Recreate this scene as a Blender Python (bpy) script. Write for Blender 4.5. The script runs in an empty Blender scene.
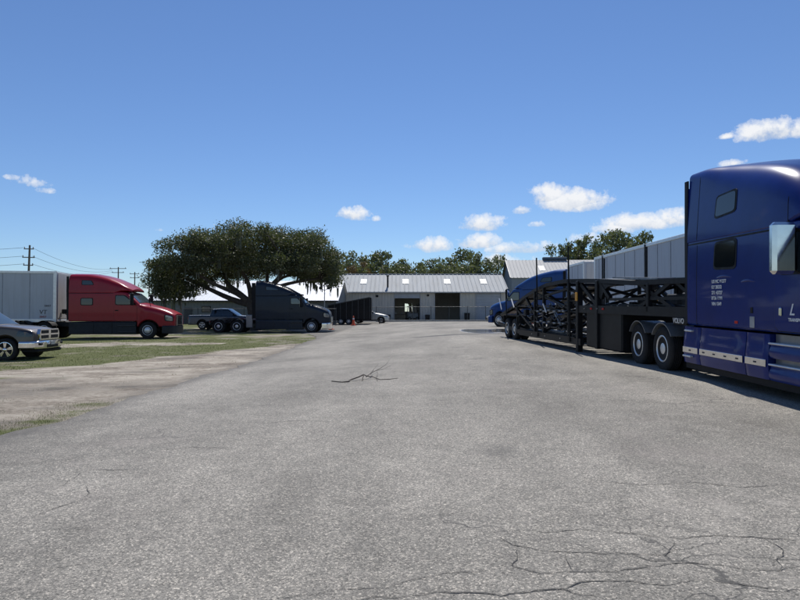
import bpy, math, random
import numpy as np
from mathutils import Vector, Matrix, noise
random.seed(11)
rng = np.random.default_rng(11)
PI = math.pi
R = math.radians
scene = bpy.context.scene
col = scene.collection

# ------------------------------------------------------------------ helpers
def lerp(a, b, t): return a + (b - a) * t
def clamp(v, a=0.0, b=1.0): return max(a, min(b, v))
def sstep(a, b, v):
    t = clamp((v - a) / (b - a)); return t * t * (3 - 2 * t)
def interp(tab, x):
    if x <= tab[0][0]: return tab[0][1]
    for (x0, y0), (x1, y1) in zip(tab, tab[1:]):
        if x <= x1: return lerp(y0, y1, (x - x0) / (x1 - x0))
    return tab[-1][1]
def sinterp(tab, x):
    # monotone cubic interpolation, tab ascending in x
    n = len(tab)
    if x <= tab[0][0]: return tab[0][1]
    if x >= tab[-1][0]: return tab[-1][1]
    d = [(tab[i+1][1]-tab[i][1])/(tab[i+1][0]-tab[i][0]) for i in range(n-1)]
    m = [d[0]] + [0 if d[i-1]*d[i] <= 0 else 2*d[i-1]*d[i]/(d[i-1]+d[i]) for i in range(1, n-1)] + [d[-1]]
    for i in range(n-1):
        if x <= tab[i+1][0]:
            h = tab[i+1][0]-tab[i][0]; t = (x-tab[i][0])/h
            return ((2*t**3-3*t*t+1)*tab[i][1] + (t**3-2*t*t+t)*h*m[i] + (-2*t**3+3*t*t)*tab[i+1][1] + (t**3-t*t)*h*m[i+1])

class MB:
    """collects simple shapes into one mesh"""
    def __init__(s): s.v = []; s.f = []; s.mi = []; s.m = 0
    def add(s, vs, fs):
        o = len(s.v); s.v += [tuple(p) for p in vs]
        for f in fs: s.f.append([i + o for i in f]); s.mi.append(s.m)
        return s
    def box(s, c, d, M=None):
        hx, hy, hz = d[0]/2, d[1]/2, d[2]/2
        vs = [Vector((c[0]+a*hx, c[1]+b*hy, c[2]+e*hz)) for a in (-1, 1) for b in (-1, 1) for e in (-1, 1)]
        if M: vs = [M @ p for p in vs]
        return s.add(vs, [(0,1,3,2), (4,6,7,5), (0,4,5,1), (2,3,7,6), (0,2,6,4), (1,5,7,3)])
    def span(s, a, b): return s.box([(a[i]+b[i])/2 for i in range(3)], [abs(a[i]-b[i]) for i in range(3)])
    def bbox(s, c, d, r=.02):
        # box with chamfered edges along all faces
        hx, hy, hz = d[0]/2, d[1]/2, d[2]/2; r = min(r, hx*.9, hy*.9, hz*.9)
        vs = []; idx = {}
        for a in (-1, 1):
            for b in (-1, 1):
                for e in (-1, 1):
                    for k in range(3):
                        p = [c[0]+a*(hx-(0 if k == 0 else r)), c[1]+b*(hy-(0 if k == 1 else r)), c[2]+e*(hz-(0 if k == 2 else r))]
                        idx[(a, b, e, k)] = len(vs); vs.append(p)
        fs = []
        for k in range(3):
            for sg in (-1, 1):
                o = [(-1, -1), (1, -1), (1, 1), (-1, 1)]
                q = []
                for p in o:
                    t = [0, 0, 0]; t[k] = sg; t[(k+1) % 3] = p[0]; t[(k+2) % 3] = p[1]
                    q.append(idx[(t[0], t[1], t[2], k)])
                fs.append(q if sg > 0 else q[::-1])
        for k in range(3):
            i, j = (k+1) % 3, (k+2) % 3
            for p in (-1, 1):
                for q in (-1, 1):
                    a = [0]*3; a[i] = p; a[j] = q
                    a[k] = -1; t0 = tuple(a); a[k] = 1; t1 = tuple(a)
                    f = [idx[t0+(i,)], idx[t1+(i,)], idx[t1+(j,)], idx[t0+(j,)]]
                    fs.append(f if p*q < 0 else f[::-1])
        for a in (-1, 1):
            for b in (-1, 1):
                for e in (-1, 1):
                    f = [idx[(a, b, e, k)] for k in range(3)]
                    fs.append(f if a*b*e > 0 else f[::-1])
        return s.add(vs, fs)
    def bar(s, p, q, w=.05, h=None, up=(0, 0, 1)):
        h = h or w; p = Vector(p); q = Vector(q); d = (q-p)
        if d.length < 1e-6: return s
        d.normalize(); u = Vector(up)
        if abs(d.dot(u)) > .98: u = Vector((1, 0, 0))
        a = d.cross(u).normalized(); b = a.cross(d)
        vs = [e + a*x*w/2 + b*y*h/2 for e in (p, q) for x, y in ((-1, -1), (1, -1), (1, 1), (-1, 1))]
        return s.add(vs, [(3,2,1,0), (4,5,6,7), (0,1,5,4), (1,2,6,5), (2,3,7,6), (3,0,4,7)])
    def tube(s, pts, rad, n=8, cap=True):
        pts = [Vector(p) for p in pts]; k = len(pts)
        if not isinstance(rad, (list, tuple)): rad = [rad]*k
        vs = []; ref = None
        for i, p in enumerate(pts):
            d = (pts[min(i+1, k-1)] - pts[max(i-1, 0)])
            d = d.normalized() if d.length > 1e-9 else Vector((0, 0, 1))
            if ref is None:
                ref = Vector((0, 0, 1)) if abs(d.z) < .9 else Vector((1, 0, 0))
            a = (ref - d*ref.dot(d))
            a = a.normalized() if a.length > 1e-6 else d.orthogonal().normalized()
            ref = a; b = d.cross(a)
            for j in range(n):
                t = 2*PI*j/n; vs.append(p + (a*math.cos(t) + b*math.sin(t))*rad[i])
        fs = [(i*n+j, i*n+(j+1) % n, (i+1)*n+(j+1) % n, (i+1)*n+j) for i in range(k-1) for j in range(n)]
        if cap: fs += [tuple(range(n))[::-1], tuple((k-1)*n+j for j in range(n))]
        return s.add(vs, fs)
    def lathe(s, prof, c, axis='y', n=40, sign=1):
        # prof: (radius, offset along axis)
        vs = []
        for r, o in prof:
            for j in range(n):
                t = 2*PI*j/n; a, b = r*math.cos(t), r*math.sin(t); o2 = o*sign
                if axis == 'y': p = (c[0]+a, c[1]+o2, c[2]+b)
                elif axis == 'x': p = (c[0]+o2, c[1]+a, c[2]+b)
                else: p = (c[0]+a, c[1]+b, c[2]+o2)
                vs.append(p)
        fs = []
        for i in range(len(prof)-1):
            for j in range(n):
                f = (i*n+j, i*n+(j+1) % n, (i+1)*n+(j+1) % n, (i+1)*n+j)
                fs.append(f)
        for i in (0, len(prof)-1):
            if prof[i][0] > 1e-4: fs.append(tuple(i*n+j for j in range(n)))
        return s.add(vs, fs)
    def prism(s, poly, a0, a1, axis='y'):
        n = len(poly)
        def P(u, w, a): return {'y': (u, a, w), 'x': (a, u, w), 'z': (u, w, a)}[axis]
        vs = [P(u, w, a0) for u, w in poly] + [P(u, w, a1) for u, w in poly]
        fs = [tuple(range(n)), tuple(range(2*n-1, n-1, -1))] + [(i, i+n, (i+1) % n+n, (i+1) % n) for i in range(n)]
        return s.add(vs, fs)
    def build(s, name, mat, parent=None, smooth=True, angle=32, fix=True):
        me = bpy.data.meshes.new(name)
        me.from_pydata(s.v, [], s.f)
        mats = mat if isinstance(mat, (list, tuple)) else [mat]
        for m in mats: me.materials.append(m)
        if len(mats) > 1: me.polygons.foreach_set('material_index', s.mi)
        me.validate(); me.update()
        if fix:
            import bmesh
            b = bmesh.new(); b.from_mesh(me); bmesh.ops.recalc_face_normals(b, faces=b.faces); b.to_mesh(me); b.free()
        if smooth:
            me.polygons.foreach_set('use_smooth', [True]*len(me.polygons))
            me.set_sharp_from_angle(angle=R(angle))
        o = bpy.data.objects.new(name, me); col.objects.link(o)
        if parent: o.parent = parent
        return o

def tag(o, label=None, cat=None, group=None, kind=None):
    if label: o['label'] = label
    if cat: o['category'] = cat
    if group: o['group'] = group
    if kind: o['kind'] = kind
    return o
def empty(name, loc, rot=(0, 0, 0), label=None, cat=None, group=None):
    o = bpy.data.objects.new(name, None); col.objects.link(o)
    o.location = loc; o.rotation_euler = rot; o.empty_display_size = .3
    return tag(o, label, cat, group)
def copy_tree(o, parent=None):
    c = o.copy(); col.objects.link(c)
    if parent: c.parent = parent
    for ch in list(o.children): copy_tree(ch, c)
    return c

# ------------------------------------------------------------------ materials
def newmat(name):
    m = bpy.data.materials.new(name); m.use_nodes = True
    nt = m.node_tree; b = nt.nodes['Principled BSDF']; return m, nt, b
def N(nt, t, **kw):
    n = nt.nodes.new(t)
    for k, v in kw.items():
        if k in n.inputs: n.inputs[k].default_value = v
        else: setattr(n, k, v)
    return n
def L(nt, a, b): nt.links.new(a, b)
def math_(nt, op, a, b=None, clampit=False):
    n = nt.nodes.new('ShaderNodeMath'); n.operation = op; n.use_clamp = clampit
    for i, v in enumerate((a, b)):
        if v is None: continue
        if isinstance(v, (int, float)): n.inputs[i].default_value = v
        else: L(nt, v, n.inputs[i])
    return n.outputs[0]
def ramp(nt, fac, stops):
    n = nt.nodes.new('ShaderNodeValToRGB'); e = n.color_ramp.elements
    while len(e) < len(stops): e.new(.5)
    for i, (p, c) in enumerate(stops):
        e[i].position = p; e[i].color = (*c, 1) if len(c) == 3 else c
    if fac is not None: L(nt, fac, n.inputs[0])
    return n.outputs[0]
def mixc(nt, fac, a, b, mode='MIX'):
    n = nt.nodes.new('ShaderNodeMix'); n.data_type = 'RGBA'; n.blend_type = mode
    for i, v in ((0, fac), (6, a), (7, b)):
        if isinstance(v, (int, float)): n.inputs[i].default_value = v
        elif isinstance(v, tuple): n.inputs[i].default_value = (*v, 1)
        else: L(nt, v, n.inputs[i])
    return n.outputs[2]
def noise_(nt, vec, scale, detail=4, rough=.55, dist=0):
    n = N(nt, 'ShaderNodeTexNoise', Scale=scale, Detail=detail, Roughness=rough, Distortion=dist)
    if vec is not None: L(nt, vec, n.inputs['Vector'])
    return n.outputs['Fac']
def simple(name, c, rough=.5, metal=0, var=.25, scale=3, coat=0, bump=0, spec=None, dust=0, dustz=1.1):
    if spec is None and max(c) < .03 and metal < .5: spec = .2
    m, nt, b = newmat(name)
    tc = N(nt, 'ShaderNodeTexCoord'); f = noise_(nt, tc.outputs['Object'], scale, 5)
    c2 = ramp(nt, f, [(.3, tuple(x*(1-var) for x in c)), (.7, tuple(min(1, x*(1+var)) for x in c))])
    if dust:
        sp = N(nt, 'ShaderNodeSeparateXYZ'); L(nt, tc.outputs['Object'], sp.inputs[0])
        h = N(nt, 'ShaderNodeMapRange'); L(nt, sp.outputs[2], h.inputs[0])
        h.inputs[1].default_value = dustz; h.inputs[2].default_value = 0; h.inputs[3].default_value = .12; h.inputs[4].default_value = 1
        f3 = noise_(nt, tc.outputs['Object'], 6, 6, .7)
        k = math_(nt, 'MULTIPLY', math_(nt, 'MULTIPLY', h.outputs[0], f3), dust)
        c2 = mixc(nt, k, c2, (.32, .29, .25))
        r2 = math_(nt, 'ADD', math_(nt, 'MULTIPLY', k, .5), rough)
        L(nt, r2, b.inputs['Roughness'])
    else:
        r2 = ramp(nt, noise_(nt, tc.outputs['Object'], scale*2.3, 4), [(.3, (rough*.8,)*3), (.7, (min(1, rough*1.25),)*3)])
        L(nt, r2, b.inputs['Roughness'])
    L(nt, c2, b.inputs['Base Color'])
    b.inputs['Metallic'].default_value = metal
    b.inputs['Coat Weight'].default_value = coat
    b.inputs['Coat Roughness'].default_value = .04
    if spec is not None: b.inputs['Specular IOR Level'].default_value = spec
    if bump:
        bn = N(nt, 'ShaderNodeBump', Strength=bump, Distance=.02); L(nt, noise_(nt, tc.outputs['Object'], scale*1.0, 3), bn.inputs['Height'])
        L(nt, bn.outputs[0], b.inputs['Normal'])
    return m
M = {}
M['red_paint'] = simple('red_paint', (.28, .003, .014), .3, .0, .08, coat=.2, spec=.3, dust=.1)
M['navy_paint'] = simple('navy_paint', (.008, .016, .032), .35, .0, .15, coat=.12, spec=.25, dust=.04)
M['blue_paint'] = simple('blue_paint', (.002, .017, .145), .25, .0, .1, coat=.22, spec=.2, dust=.05)
M['mid_blue_paint'] = simple('mid_blue_paint', (.004, .045, .19), .32, .0, .1, coat=.25, spec=.3, dust=.06)
M['brown_paint'] = simple('brown_paint', (.075, .056, .042), .42, .1, .12, coat=.6, dust=.15)
M['pickup_navy'] = simple('pickup_navy', (.012, .03, .06), .3, .2, .1, coat=.8)
M['silver_paint'] = simple('silver_paint', (.45, .45, .43), .35, .5, .08, coat=.7)
M['beige_paint'] = simple('beige_paint', (.42, .4, .33), .35, .3, .08, coat=.7)
M['black'] = simple('black_plastic', (.009, .009, .01), .6, 0, .3, dust=.06)
M['rubber'] = simple('rubber', (.014, .014, .015), .8, 0, .3, scale=8, dust=.15, dustz=.9)
M['seal'] = simple('seal', (.01, .01, .011), .5, 0, .2)
M['slate'] = simple('slate_plastic', (.018, .022, .027), .5, .1, .2, dust=.12)
M['chrome'] = simple('chrome', (.7, .7, .7), .12, 1, .08, scale=5)
M['alu'] = simple('aluminium', (.72, .72, .71), .36, .5, .1, scale=6, dust=.1)
M['fender_grey'] = simple('fender_grey', (.24, .245, .25), .28, .4, .15, scale=5, dust=.1)
M['steel_black'] = simple('black_painted_steel', (.006, .007, .009), .45, .1, .4, scale=4, dust=.07, dustz=2.4)
M['steel_grey'] = simple('worn_deck_steel', (.22, .23, .24), .45, .7, .4, scale=5)
M['dark_grey'] = simple('dark_grey_steel', (.035, .038, .042), .5, .2, .3, scale=5, dust=.12)
M['glass'] = simple('tinted_glass', (.006, .009, .014), .06, 0, .1, spec=.8)
M['glass_light'] = simple('windshield_glass', (.05, .07, .08), .05, 0, .1, spec=1)
M['lens'] = simple('headlamp_lens', (.2, .21, .22), .15, .5, .4, scale=12, coat=1)
M['fence'] = simple('dull_fence_steel', (.07, .075, .078), .6, .3, .25, scale=4)
M['red_lens'] = simple('red_lens', (.5, .015, .01), .2, 0, .1)
M['amber'] = simple('amber_lens', (.65, .3, .03), .3, 0, .15)
M['white'] = simple('white_decal', (.72, .72, .72), .5, 0, .05)
M['ink'] = simple('dark_decal', (.05, .045, .05), .6, 0, .2)
M['red_ink'] = simple('red_decal', (.3, .04, .04), .6, 0, .2)
M['cone'] = simple('cone_orange', (.75, .1, .03), .5, 0, .1)
M['wood'] = simple('weathered_wood', (.16, .13, .11), .85, 0, .3, scale=10, bump=.3)
M['galv'] = simple('galvanised_steel', (.35, .36, .37), .5, .6, .25, scale=4)
M['concrete'] = simple('concrete', (.36, .35, .32), .9, 0, .2, scale=4, bump=.2)
M['wire'] = simple('wire', (.02, .02, .02), .6, 0, .1)

def panel_mat(name, c, rough=.5, streak=.35, sx=6, dirt=(.25, .23, .2)):
    """painted sheet with rain streaks running down and mild blotches"""
    m, nt, b = newmat(name)
    tc = N(nt, 'ShaderNodeTexCoord')
    mp = N(nt, 'ShaderNodeMapping'); L(nt, tc.outputs['Object'], mp.inputs[0]); mp.inputs['Scale'].default_value = (sx, sx, .35)
    s = noise_(nt, mp.outputs[0], 1.2, 6, .65)
    g = noise_(nt, tc.outputs['Object'], .6, 5, .6)
    f = math_(nt, 'MULTIPLY', ramp(nt, s, [(.45, (0,)*3), (.8, (1,)*3)]), streak)
    c1 = ramp(nt, g, [(.3, tuple(x*.93 for x in c)), (.7, tuple(min(1, x*1.05) for x in c))])
    L(nt, mixc(nt, f, c1, dirt), b.inputs['Base Color'])
    L(nt, ramp(nt, g, [(.3, (rough*.85,)*3), (.7, (rough*1.15,)*3)]), b.inputs['Roughness'])
    return m
M['trailer_white'] = panel_mat('trailer_white', (.46, .49, .53), .5, .3)
M['trailer_white2'] = panel_mat('trailer_front_white', (.55, .54, .53), .5, .35)
M['trailer_seam'] = simple('trailer_seam', (.28, .3, .33), .5)
M['wall_tan'] = panel_mat('workshop_wall', (.5, .475, .42), .6, .35, 2)
M['wall_grey'] = panel_mat('shed_wall', (.17, .18, .18), .6, .3, 2)
M['wall_blue'] = panel_mat('gable_wall', (.25, .28, .32), .6, .3, 2)
M['shutter'] = panel_mat('roller_shutter', (.38, .41, .45), .5, .3, 2)
def roof_mat(name, c, rough, metal, dirt=(.3, .29, .27), k=.35):
    m, nt, b = newmat(name)
    tc = N(nt, 'ShaderNodeTexCoord')
    mp = N(nt, 'ShaderNodeMapping'); L(nt, tc.outputs['Object'], mp.inputs[0]); mp.inputs['Scale'].default_value = (1.4, .15, .15)
    s = noise_(nt, mp.outputs[0], 1.5, 6, .7)
    f = math_(nt, 'MULTIPLY', ramp(nt, s, [(.42, (0,)*3), (.75, (1,)*3)]), k)
    L(nt, mixc(nt, f, c, dirt), b.inputs['Base Color'])
    b.inputs['Roughness'].default_value = rough; b.inputs['Metallic'].default_value = metal
    return m
M['roof_galv'] = roof_mat('ribbed_galvanised_roof', (.33, .355, .37), .75, 0, (.2, .2, .19), .55)
M['roof_white'] = roof_mat('white_metal_roof', (.85, .86, .87), .4, .0, (.6, .6, .6), .25)
M['roof_pale'] = roof_mat('pale_metal_roof', (.4, .405, .4), .75, 0, (.27, .27, .26), .5)
M['skylight'] = simple('translucent_roof_sheet', (.5, .53, .54), .5, 0, .25, scale=2)
M['trim_dark'] = simple('dark_trim', (.04, .07, .11), .5, 0, .15)
M['interior'] = simple('workshop_interior', (.05, .05, .055), .8, 0, .3)

def leaf_mat(name, c1, c2, c3, trans=.25):
    m, nt, b = newmat(name)
    g = N(nt, 'ShaderNodeNewGeometry')
    tc = N(nt, 'ShaderNodeTexCoord')
    f = noise_(nt, tc.outputs['Object'], .35, 3)
    a = math_(nt, 'ADD', math_(nt, 'MULTIPLY', g.outputs['Random Per Island'], .5), math_(nt, 'MULTIPLY', f, .6))
    cc = ramp(nt, a, [(.25, c1), (.55, c2), (.85, c3)])
    L(nt, cc, b.inputs['Base Color']); b.inputs['Roughness'].default_value = .5
    b.inputs['Specular IOR Level'].default_value = .35
    tr = N(nt, 'ShaderNodeBsdfTranslucent'); L(nt, mixc(nt, 1.0, cc, (1.2, 1.3, .6), 'MULTIPLY'), tr.inputs[0])
    mx = N(nt, 'ShaderNodeMixShader'); mx.inputs[0].default_value = trans
    L(nt, b.outputs[0], mx.inputs[1]); L(nt, tr.outputs[0], mx.inputs[2])
    L(nt, mx.outputs[0], nt.nodes['Material Output'].inputs[0])
    return m
M['oak_leaf'] = leaf_mat('oak_leaves', (.055, .066, .036), (.085, .098, .052), (.14, .145, .085), .3)
M['far_leaf'] = leaf_mat('woodland_leaves', (.075, .088, .048), (.12, .135, .075), (.18, .19, .115), .32)
M['brown_leaf'] = leaf_mat('rusty_leaves', (.08, .06, .03), (.13, .09, .045), (.17, .11, .06), .25)
M['moss'] = leaf_mat('hanging_moss', (.07, .08, .06), (.10, .11, .085), (.14, .15, .12), .2)
M['bark'] = simple('bark', (.075, .062, .052), .95, 0, .35, scale=6, bump=.6)
M['grass'] = leaf_mat('grass_blades', (.06, .078, .025), (.1, .12, .04), (.2, .19, .09), .2)

# ------------------------------------------------------------------ camera and the ground heights
CAM_H = 1.6
F = 600.0; HY = 312.0
cam_d = bpy.data.cameras.new('camera'); cam = bpy.data.objects.new('camera', cam_d); col.objects.link(cam)
cam.location = (0, 0, CAM_H); cam.rotation_euler = (R(90) + math.atan(12/600), 0, 0)
cam_d.sensor_width = 36; cam_d.lens = 27; cam_d.clip_end = 3000; cam_d.clip_start = .1
scene.camera = cam
RT = [(-40, 0), (0, 0), (13, .28), (26, .45), (38, .52), (60, .45), (86, .3), (200, .2)]
LT = [(-40, 0), (12, 0), (20, -.12), (28, -.06), (38, 0), (50, 0), (86, .25), (200, .2)]
def gz(x, y):
    t = sstep(-6, 4.5, x)
    def sm(tab): return (sinterp(tab, y-1.5)+sinterp(tab, y)+sinterp(tab, y+1.5))/3
    return lerp(sm(LT), sm(RT), t)
def ground_at(u, v):
    """where the sight line through a picture point meets the ground"""
    k = (v-HY)/F
    lo, hi = .5, 200
    f = lambda y: CAM_H - k*y - gz((u-400)/F*y, y)
    for _ in range(50):
        m = (lo+hi)/2
        if f(m) > 0: lo = m
        else: hi = m
    return ((u-400)/F*lo, lo)

# ------------------------------------------------------------------ ground
def frange(a, b, s):
    n = int(round((b-a)/s)); return [a + i*(b-a)/n for i in range(n)]
xs = frange(-400, -60, 20) + frange(-60, -30, 2) + frange(-30, -14, .5) + frange(-14, 2, .2) + frange(2, 16, .7) + frange(16, 60, 2) + frange(60, 401, 20) + [400]
ys = frange(-60, 0, 3) + frange(0, 40, .25) + frange(40, 60, .6) + frange(60, 90, 1.5) + frange(90, 200, 8) + frange(200, 900, 50) + [900]
def edge_x(y):
    base = -5.0 if y < 34 else -5.0 - 6.5*sstep(34, 62, y)
    if y < 60: base += .22*noise.noise(Vector((y*.35, 3.1, 0))) + .2*noise.noise(Vector((y*1.7, 7.7, 0))) + .1*noise.noise(Vector((y*6, 1.7, 0)))
    return base
def masks(x, y):
    n = noise.noise(Vector((x*.35, y*.55, 0))); n2 = noise.noise(Vector((x*1.3, y*2.2, 5)))
    d = edge_x(y) - x
    # open grass field behind, sand lane in front
    by = 16.6 + max(0, (x+11.5))*2.3 + 1.6*n + .5*n2
    g = sstep(by-.8, by+1.2, y)
    g *= 1 - .9*math.exp(-((y-30.5-.25*(x+14)-n*1.5)/1.3)**2) * (1 if x < -9 else .3)
    g *= 1 - .65*sstep(33, 40, y)*(.5+.9*noise.noise(Vector((x*.2, y*.3, 9))))
    g = max(g, .8*math.exp(-((y-15-.6*n)/.35)**2)*sstep(-8.7, -10, x))
    g = max(g, (.62+.6*n2)*sstep(1.7, .2, d + .6*n2)*sstep(-.15, .1, d)*sstep(12.5, 8.6, y+2*n))
    dk = math.exp(-((y-12.6-.35*(x+7)-.6*n)/1.1)**2)*sstep(-11.5, -8, x)*(.5+.8*max(0, n2+.35))
    dk = max(dk, .9*math.exp(-((d-.1)/.3)**2)*sstep(8.5, 11, y)*(.75+.5*n2))
    dk = max(dk, .8*sstep(30, 33, y)*sstep(42, 37, y)*sstep(-8.5, -7, x)*(.4+.8*max(0, n2+.3)))
    g = g*(.85+.45*noise.noise(Vector((x*.5, y*.4, 21)))+.35*n2) + .5*max(0, noise.noise(Vector((x*.9, y*1.1, 31)))+.02)
    dk = max(dk, .75*sstep(.05, .4, noise.noise(Vector((x*.45+y*.1, y*1.0, 41)))))
    return clamp(g), clamp(dk)
def sheet(name, X, Y, off, mat, fx=None, attrs=False):
    vs = []; A = []; B = []
    for y in Y:
        row = X if fx is None else fx(y)
        for x in row:
            z = gz(x, y) + off
            vs.append((x, y, z))
            if attrs:
                if -40 < x < 4 and 0 < y < 60: a, b = masks(x, y)
                else: a, b = .9, 0
                A.append(a); B.append(b)
    nx = len(X) if fx is None else len(fx(Y[0]))
    fs = [(j*nx+i, j*nx+i+1, (j+1)*nx+i+1, (j+1)*nx+i) for j in range(len(Y)-1) for i in range(nx-1)]
    me = bpy.data.meshes.new(name); me.from_pydata(vs, [], fs); me.materials.append(mat)
    if attrs:
        at = me.attributes.new('grass', 'FLOAT', 'POINT'); at.data.foreach_set('value', A)
        at = me.attributes.new('dark', 'FLOAT', 'POINT'); at.data.foreach_set('value', B)
    me.polygons.foreach_set('use_smooth', [True]*len(me.polygons))
    o = bpy.data.objects.new(name, me); col.objects.link(o); o['kind'] = 'structure'
    return o
# soil material: pale sand, dark trodden soil, thin grass
m, nt, b = newmat('sandy_soil_and_grass')
tc = N(nt, 'ShaderNodeTexCoord'); P = tc.outputs['Object']
ag = N(nt, 'ShaderNodeAttribute', attribute_name='grass'); ad = N(nt, 'ShaderNodeAttribute', attribute_name='dark')
mp = N(nt, 'ShaderNodeMapping'); L(nt, P, mp.inputs[0]); mp.inputs['Scale'].default_value = (.7, 1.15, 1); mp.inputs['Rotation'].default_value = (0, 0, R(-14))
n1 = noise_(nt, mp.outputs[0], 1.6, 8, .68); n2 = noise_(nt, P, 9, 6, .7); n3 = noise_(nt, P, 45, 4, .7)
n0 = noise_(nt, P, .42, 5, .62)
sand = ramp(nt, math_(nt, 'ADD', math_(nt, 'ADD', math_(nt, 'MULTIPLY', n1, .35), math_(nt, 'MULTIPLY', n2, .3)), math_(nt, 'MULTIPLY', n0, .35)), [(.38, (.12, .1, .078)), (.46, (.27, .235, .19)), (.53, (.42, .375, .31)), (.62, (.56, .51, .43))])
dark = ramp(nt, n2, [(.3, (.09, .08, .07)), (.7, (.22, .2, .17))])
dm = math_(nt, 'MULTIPLY', ad.outputs['Fac'], math_(nt, 'ADD', .3, ramp(nt, math_(nt, 'ADD', math_(nt, 'MULTIPLY', n1, .6), math_(nt, 'MULTIPLY', n2, .4)), [(.44, (0,)*3), (.54, (.8,)*3)])), True)
base = mixc(nt, dm, sand, dark)
grs = ramp(nt, math_(nt, 'ADD', math_(nt, 'MULTIPLY', n2, .6), math_(nt, 'MULTIPLY', n3, .4)), [(.3, (.06, .072, .025)), (.5, (.105, .12, .042)), (.68, (.22, .215, .11))])
gm = math_(nt, 'ADD', math_(nt, 'MULTIPLY', ag.outputs['Fac'], 1.3), math_(nt, 'MULTIPLY', math_(nt, 'SUBTRACT', n1, .5), 1.5))
gm = math_(nt, 'ADD', gm, math_(nt, 'MULTIPLY', math_(nt, 'SUBTRACT', n2, .5), 1.2))
gm = math_(nt, 'ADD', gm, math_(nt, 'MULTIPLY', math_(nt, 'SUBTRACT', n0, .5), 2.2))
gm = ramp(nt, gm, [(.5, (0,)*3), (.95, (1,)*3)])
gm2 = math_(nt, 'MULTIPLY', gm, ramp(nt, ag.outputs['Fac'], [(.0, (0,)*3), (.2, (1,)*3)]))
c = mixc(nt, gm2, base, grs)
L(nt, c, b.inputs['Base Color']); b.inputs['Roughness'].default_value = .95; b.inputs['Specular IOR Level'].default_value = .2
bn = N(nt, 'ShaderNodeBump', Strength=.7, Distance=.04); L(nt, math_(nt, 'ADD', n2, n3), bn.inputs['Height']); L(nt, bn.outputs[0], b.inputs['Normal'])
M['soil'] = m
sheet('ground', xs, ys, 0, M['soil'], attrs=True)

# old grey asphalt
m, nt, b = newmat('weathered_asphalt')
tc = N(nt, 'ShaderNodeTexCoord'); P = tc.outputs['Object']
big = noise_(nt, P, .22, 6, .6, .5)
mp = N(nt, 'ShaderNodeMapping'); L(nt, P, mp.inputs[0]); mp.inputs['Scale'].default_value = (1.0, .25, 1)
lane = noise_(nt, mp.outputs[0], .55, 5, .6)
mid = noise_(nt, P, 2.6, 8, .7)
fine = noise_(nt, P, 38, 5, .75)
v1 = N(nt, 'ShaderNodeTexVoronoi', Scale=78.0); L(nt, P, v1.inputs['Vector'])
v2 = N(nt, 'ShaderNodeTexVoronoi', Scale=160.0); L(nt, P, v2.inputs['Vector'])
def chan(o):
    s = N(nt, 'ShaderNodeSeparateColor'); L(nt, o, s.inputs[0]); return s.outputs[0]
s1 = chan(v1.outputs['Color']); s2 = chan(v2.outputs['Color'])
t = math_(nt, 'ADD', math_(nt, 'MULTIPLY', big, .4), math_(nt, 'MULTIPLY', lane, .32))
t = math_(nt, 'ADD', t, math_(nt, 'MULTIPLY', mid, .26)); t = math_(nt, 'ADD', t, math_(nt, 'MULTIPLY', fine, .17))
base = ramp(nt, t, [(.40, (.118, .111, .097)), (.54, (.205, .195, .172)), (.68, (.31, .293, .258))])
sp = math_(nt, 'ADD', math_(nt, 'MULTIPLY', s1, .5), math_(nt, 'MULTIPLY', s2, .5))
spk = ramp(nt, sp, [(.12, (.38, .38, .38)), (.45, (.92, .92, .92)), (.74, (1.22, 1.2, 1.18)), (.9, (2.5, 2.4, 2.3))])
base = mixc(nt, 1.0, base, spk, 'MULTIPLY')
# pinkish worn patches, pale sand blown across
wp = ramp(nt, noise_(nt, P, .5, 5, .65), [(.55, (0,)*3), (.75, (1,)*3)])
base = mixc(nt, math_(nt, 'MULTIPLY', wp, .35), base, (.30, .265, .24))
# fine crazing that comes and goes
wv = N(nt, 'ShaderNodeVectorMath'); wv.operation = 'ADD'
nz = N(nt, 'ShaderNodeTexNoise', Scale=1.4, Detail=5.0); L(nt, P, nz.inputs['Vector'])
L(nt, P, wv.inputs[0])
sc = N(nt, 'ShaderNodeVectorMath'); sc.operation = 'SCALE'; L(nt, nz.outputs['Color'], sc.inputs[0]); sc.inputs['Scale'].default_value = .9
L(nt, sc.outputs[0], wv.inputs[1])
mpc = N(nt, 'ShaderNodeMapping'); L(nt, wv.outputs[0], mpc.inputs[0]); mpc.inputs['Scale'].default_value = (.5, 1.0, 1)
vc = N(nt, 'ShaderNodeTexVoronoi', Scale=.9, feature='DISTANCE_TO_EDGE'); L(nt, mpc.outputs[0], vc.inputs['Vector'])
cr = ramp(nt, vc.outputs['Distance'], [(.002, (1,)*3), (.012, (0,)*3)])
cm = ramp(nt, noise_(nt, P, .33, 3), [(.54, (0,)*3), (.64, (1,)*3)])
vc2 = N(nt, 'ShaderNodeTexVoronoi', Scale=2.0, feature='DISTANCE_TO_EDGE'); L(nt, mpc.outputs[0], vc2.inputs['Vector'])
cr2 = ramp(nt, vc2.outputs['Distance'], [(.003, (1,)*3), (.014, (0,)*3)])
sxc = N(nt, 'ShaderNodeSeparateXYZ'); L(nt, P, sxc.inputs[0])
am = math_(nt, 'MULTIPLY', math_(nt, 'MULTIPLY', math_(nt, 'SUBTRACT', sxc.outputs[0], .2), .8, True), math_(nt, 'MULTIPLY', math_(nt, 'SUBTRACT', 5.4, sxc.outputs[1]), .7, True))
am = math_(nt, 'MULTIPLY', am, ramp(nt, noise_(nt, P, 1.3, 4), [(.36, (0,)*3), (.5, (1,)*3)]))
cr2 = math_(nt, 'MULTIPLY', cr2, am)
cr = math_(nt, 'MAXIMUM', math_(nt, 'MULTIPLY', math_(nt, 'MULTIPLY', cr, cm), .75), math_(nt, 'MULTIPLY', cr2, .85))
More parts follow.
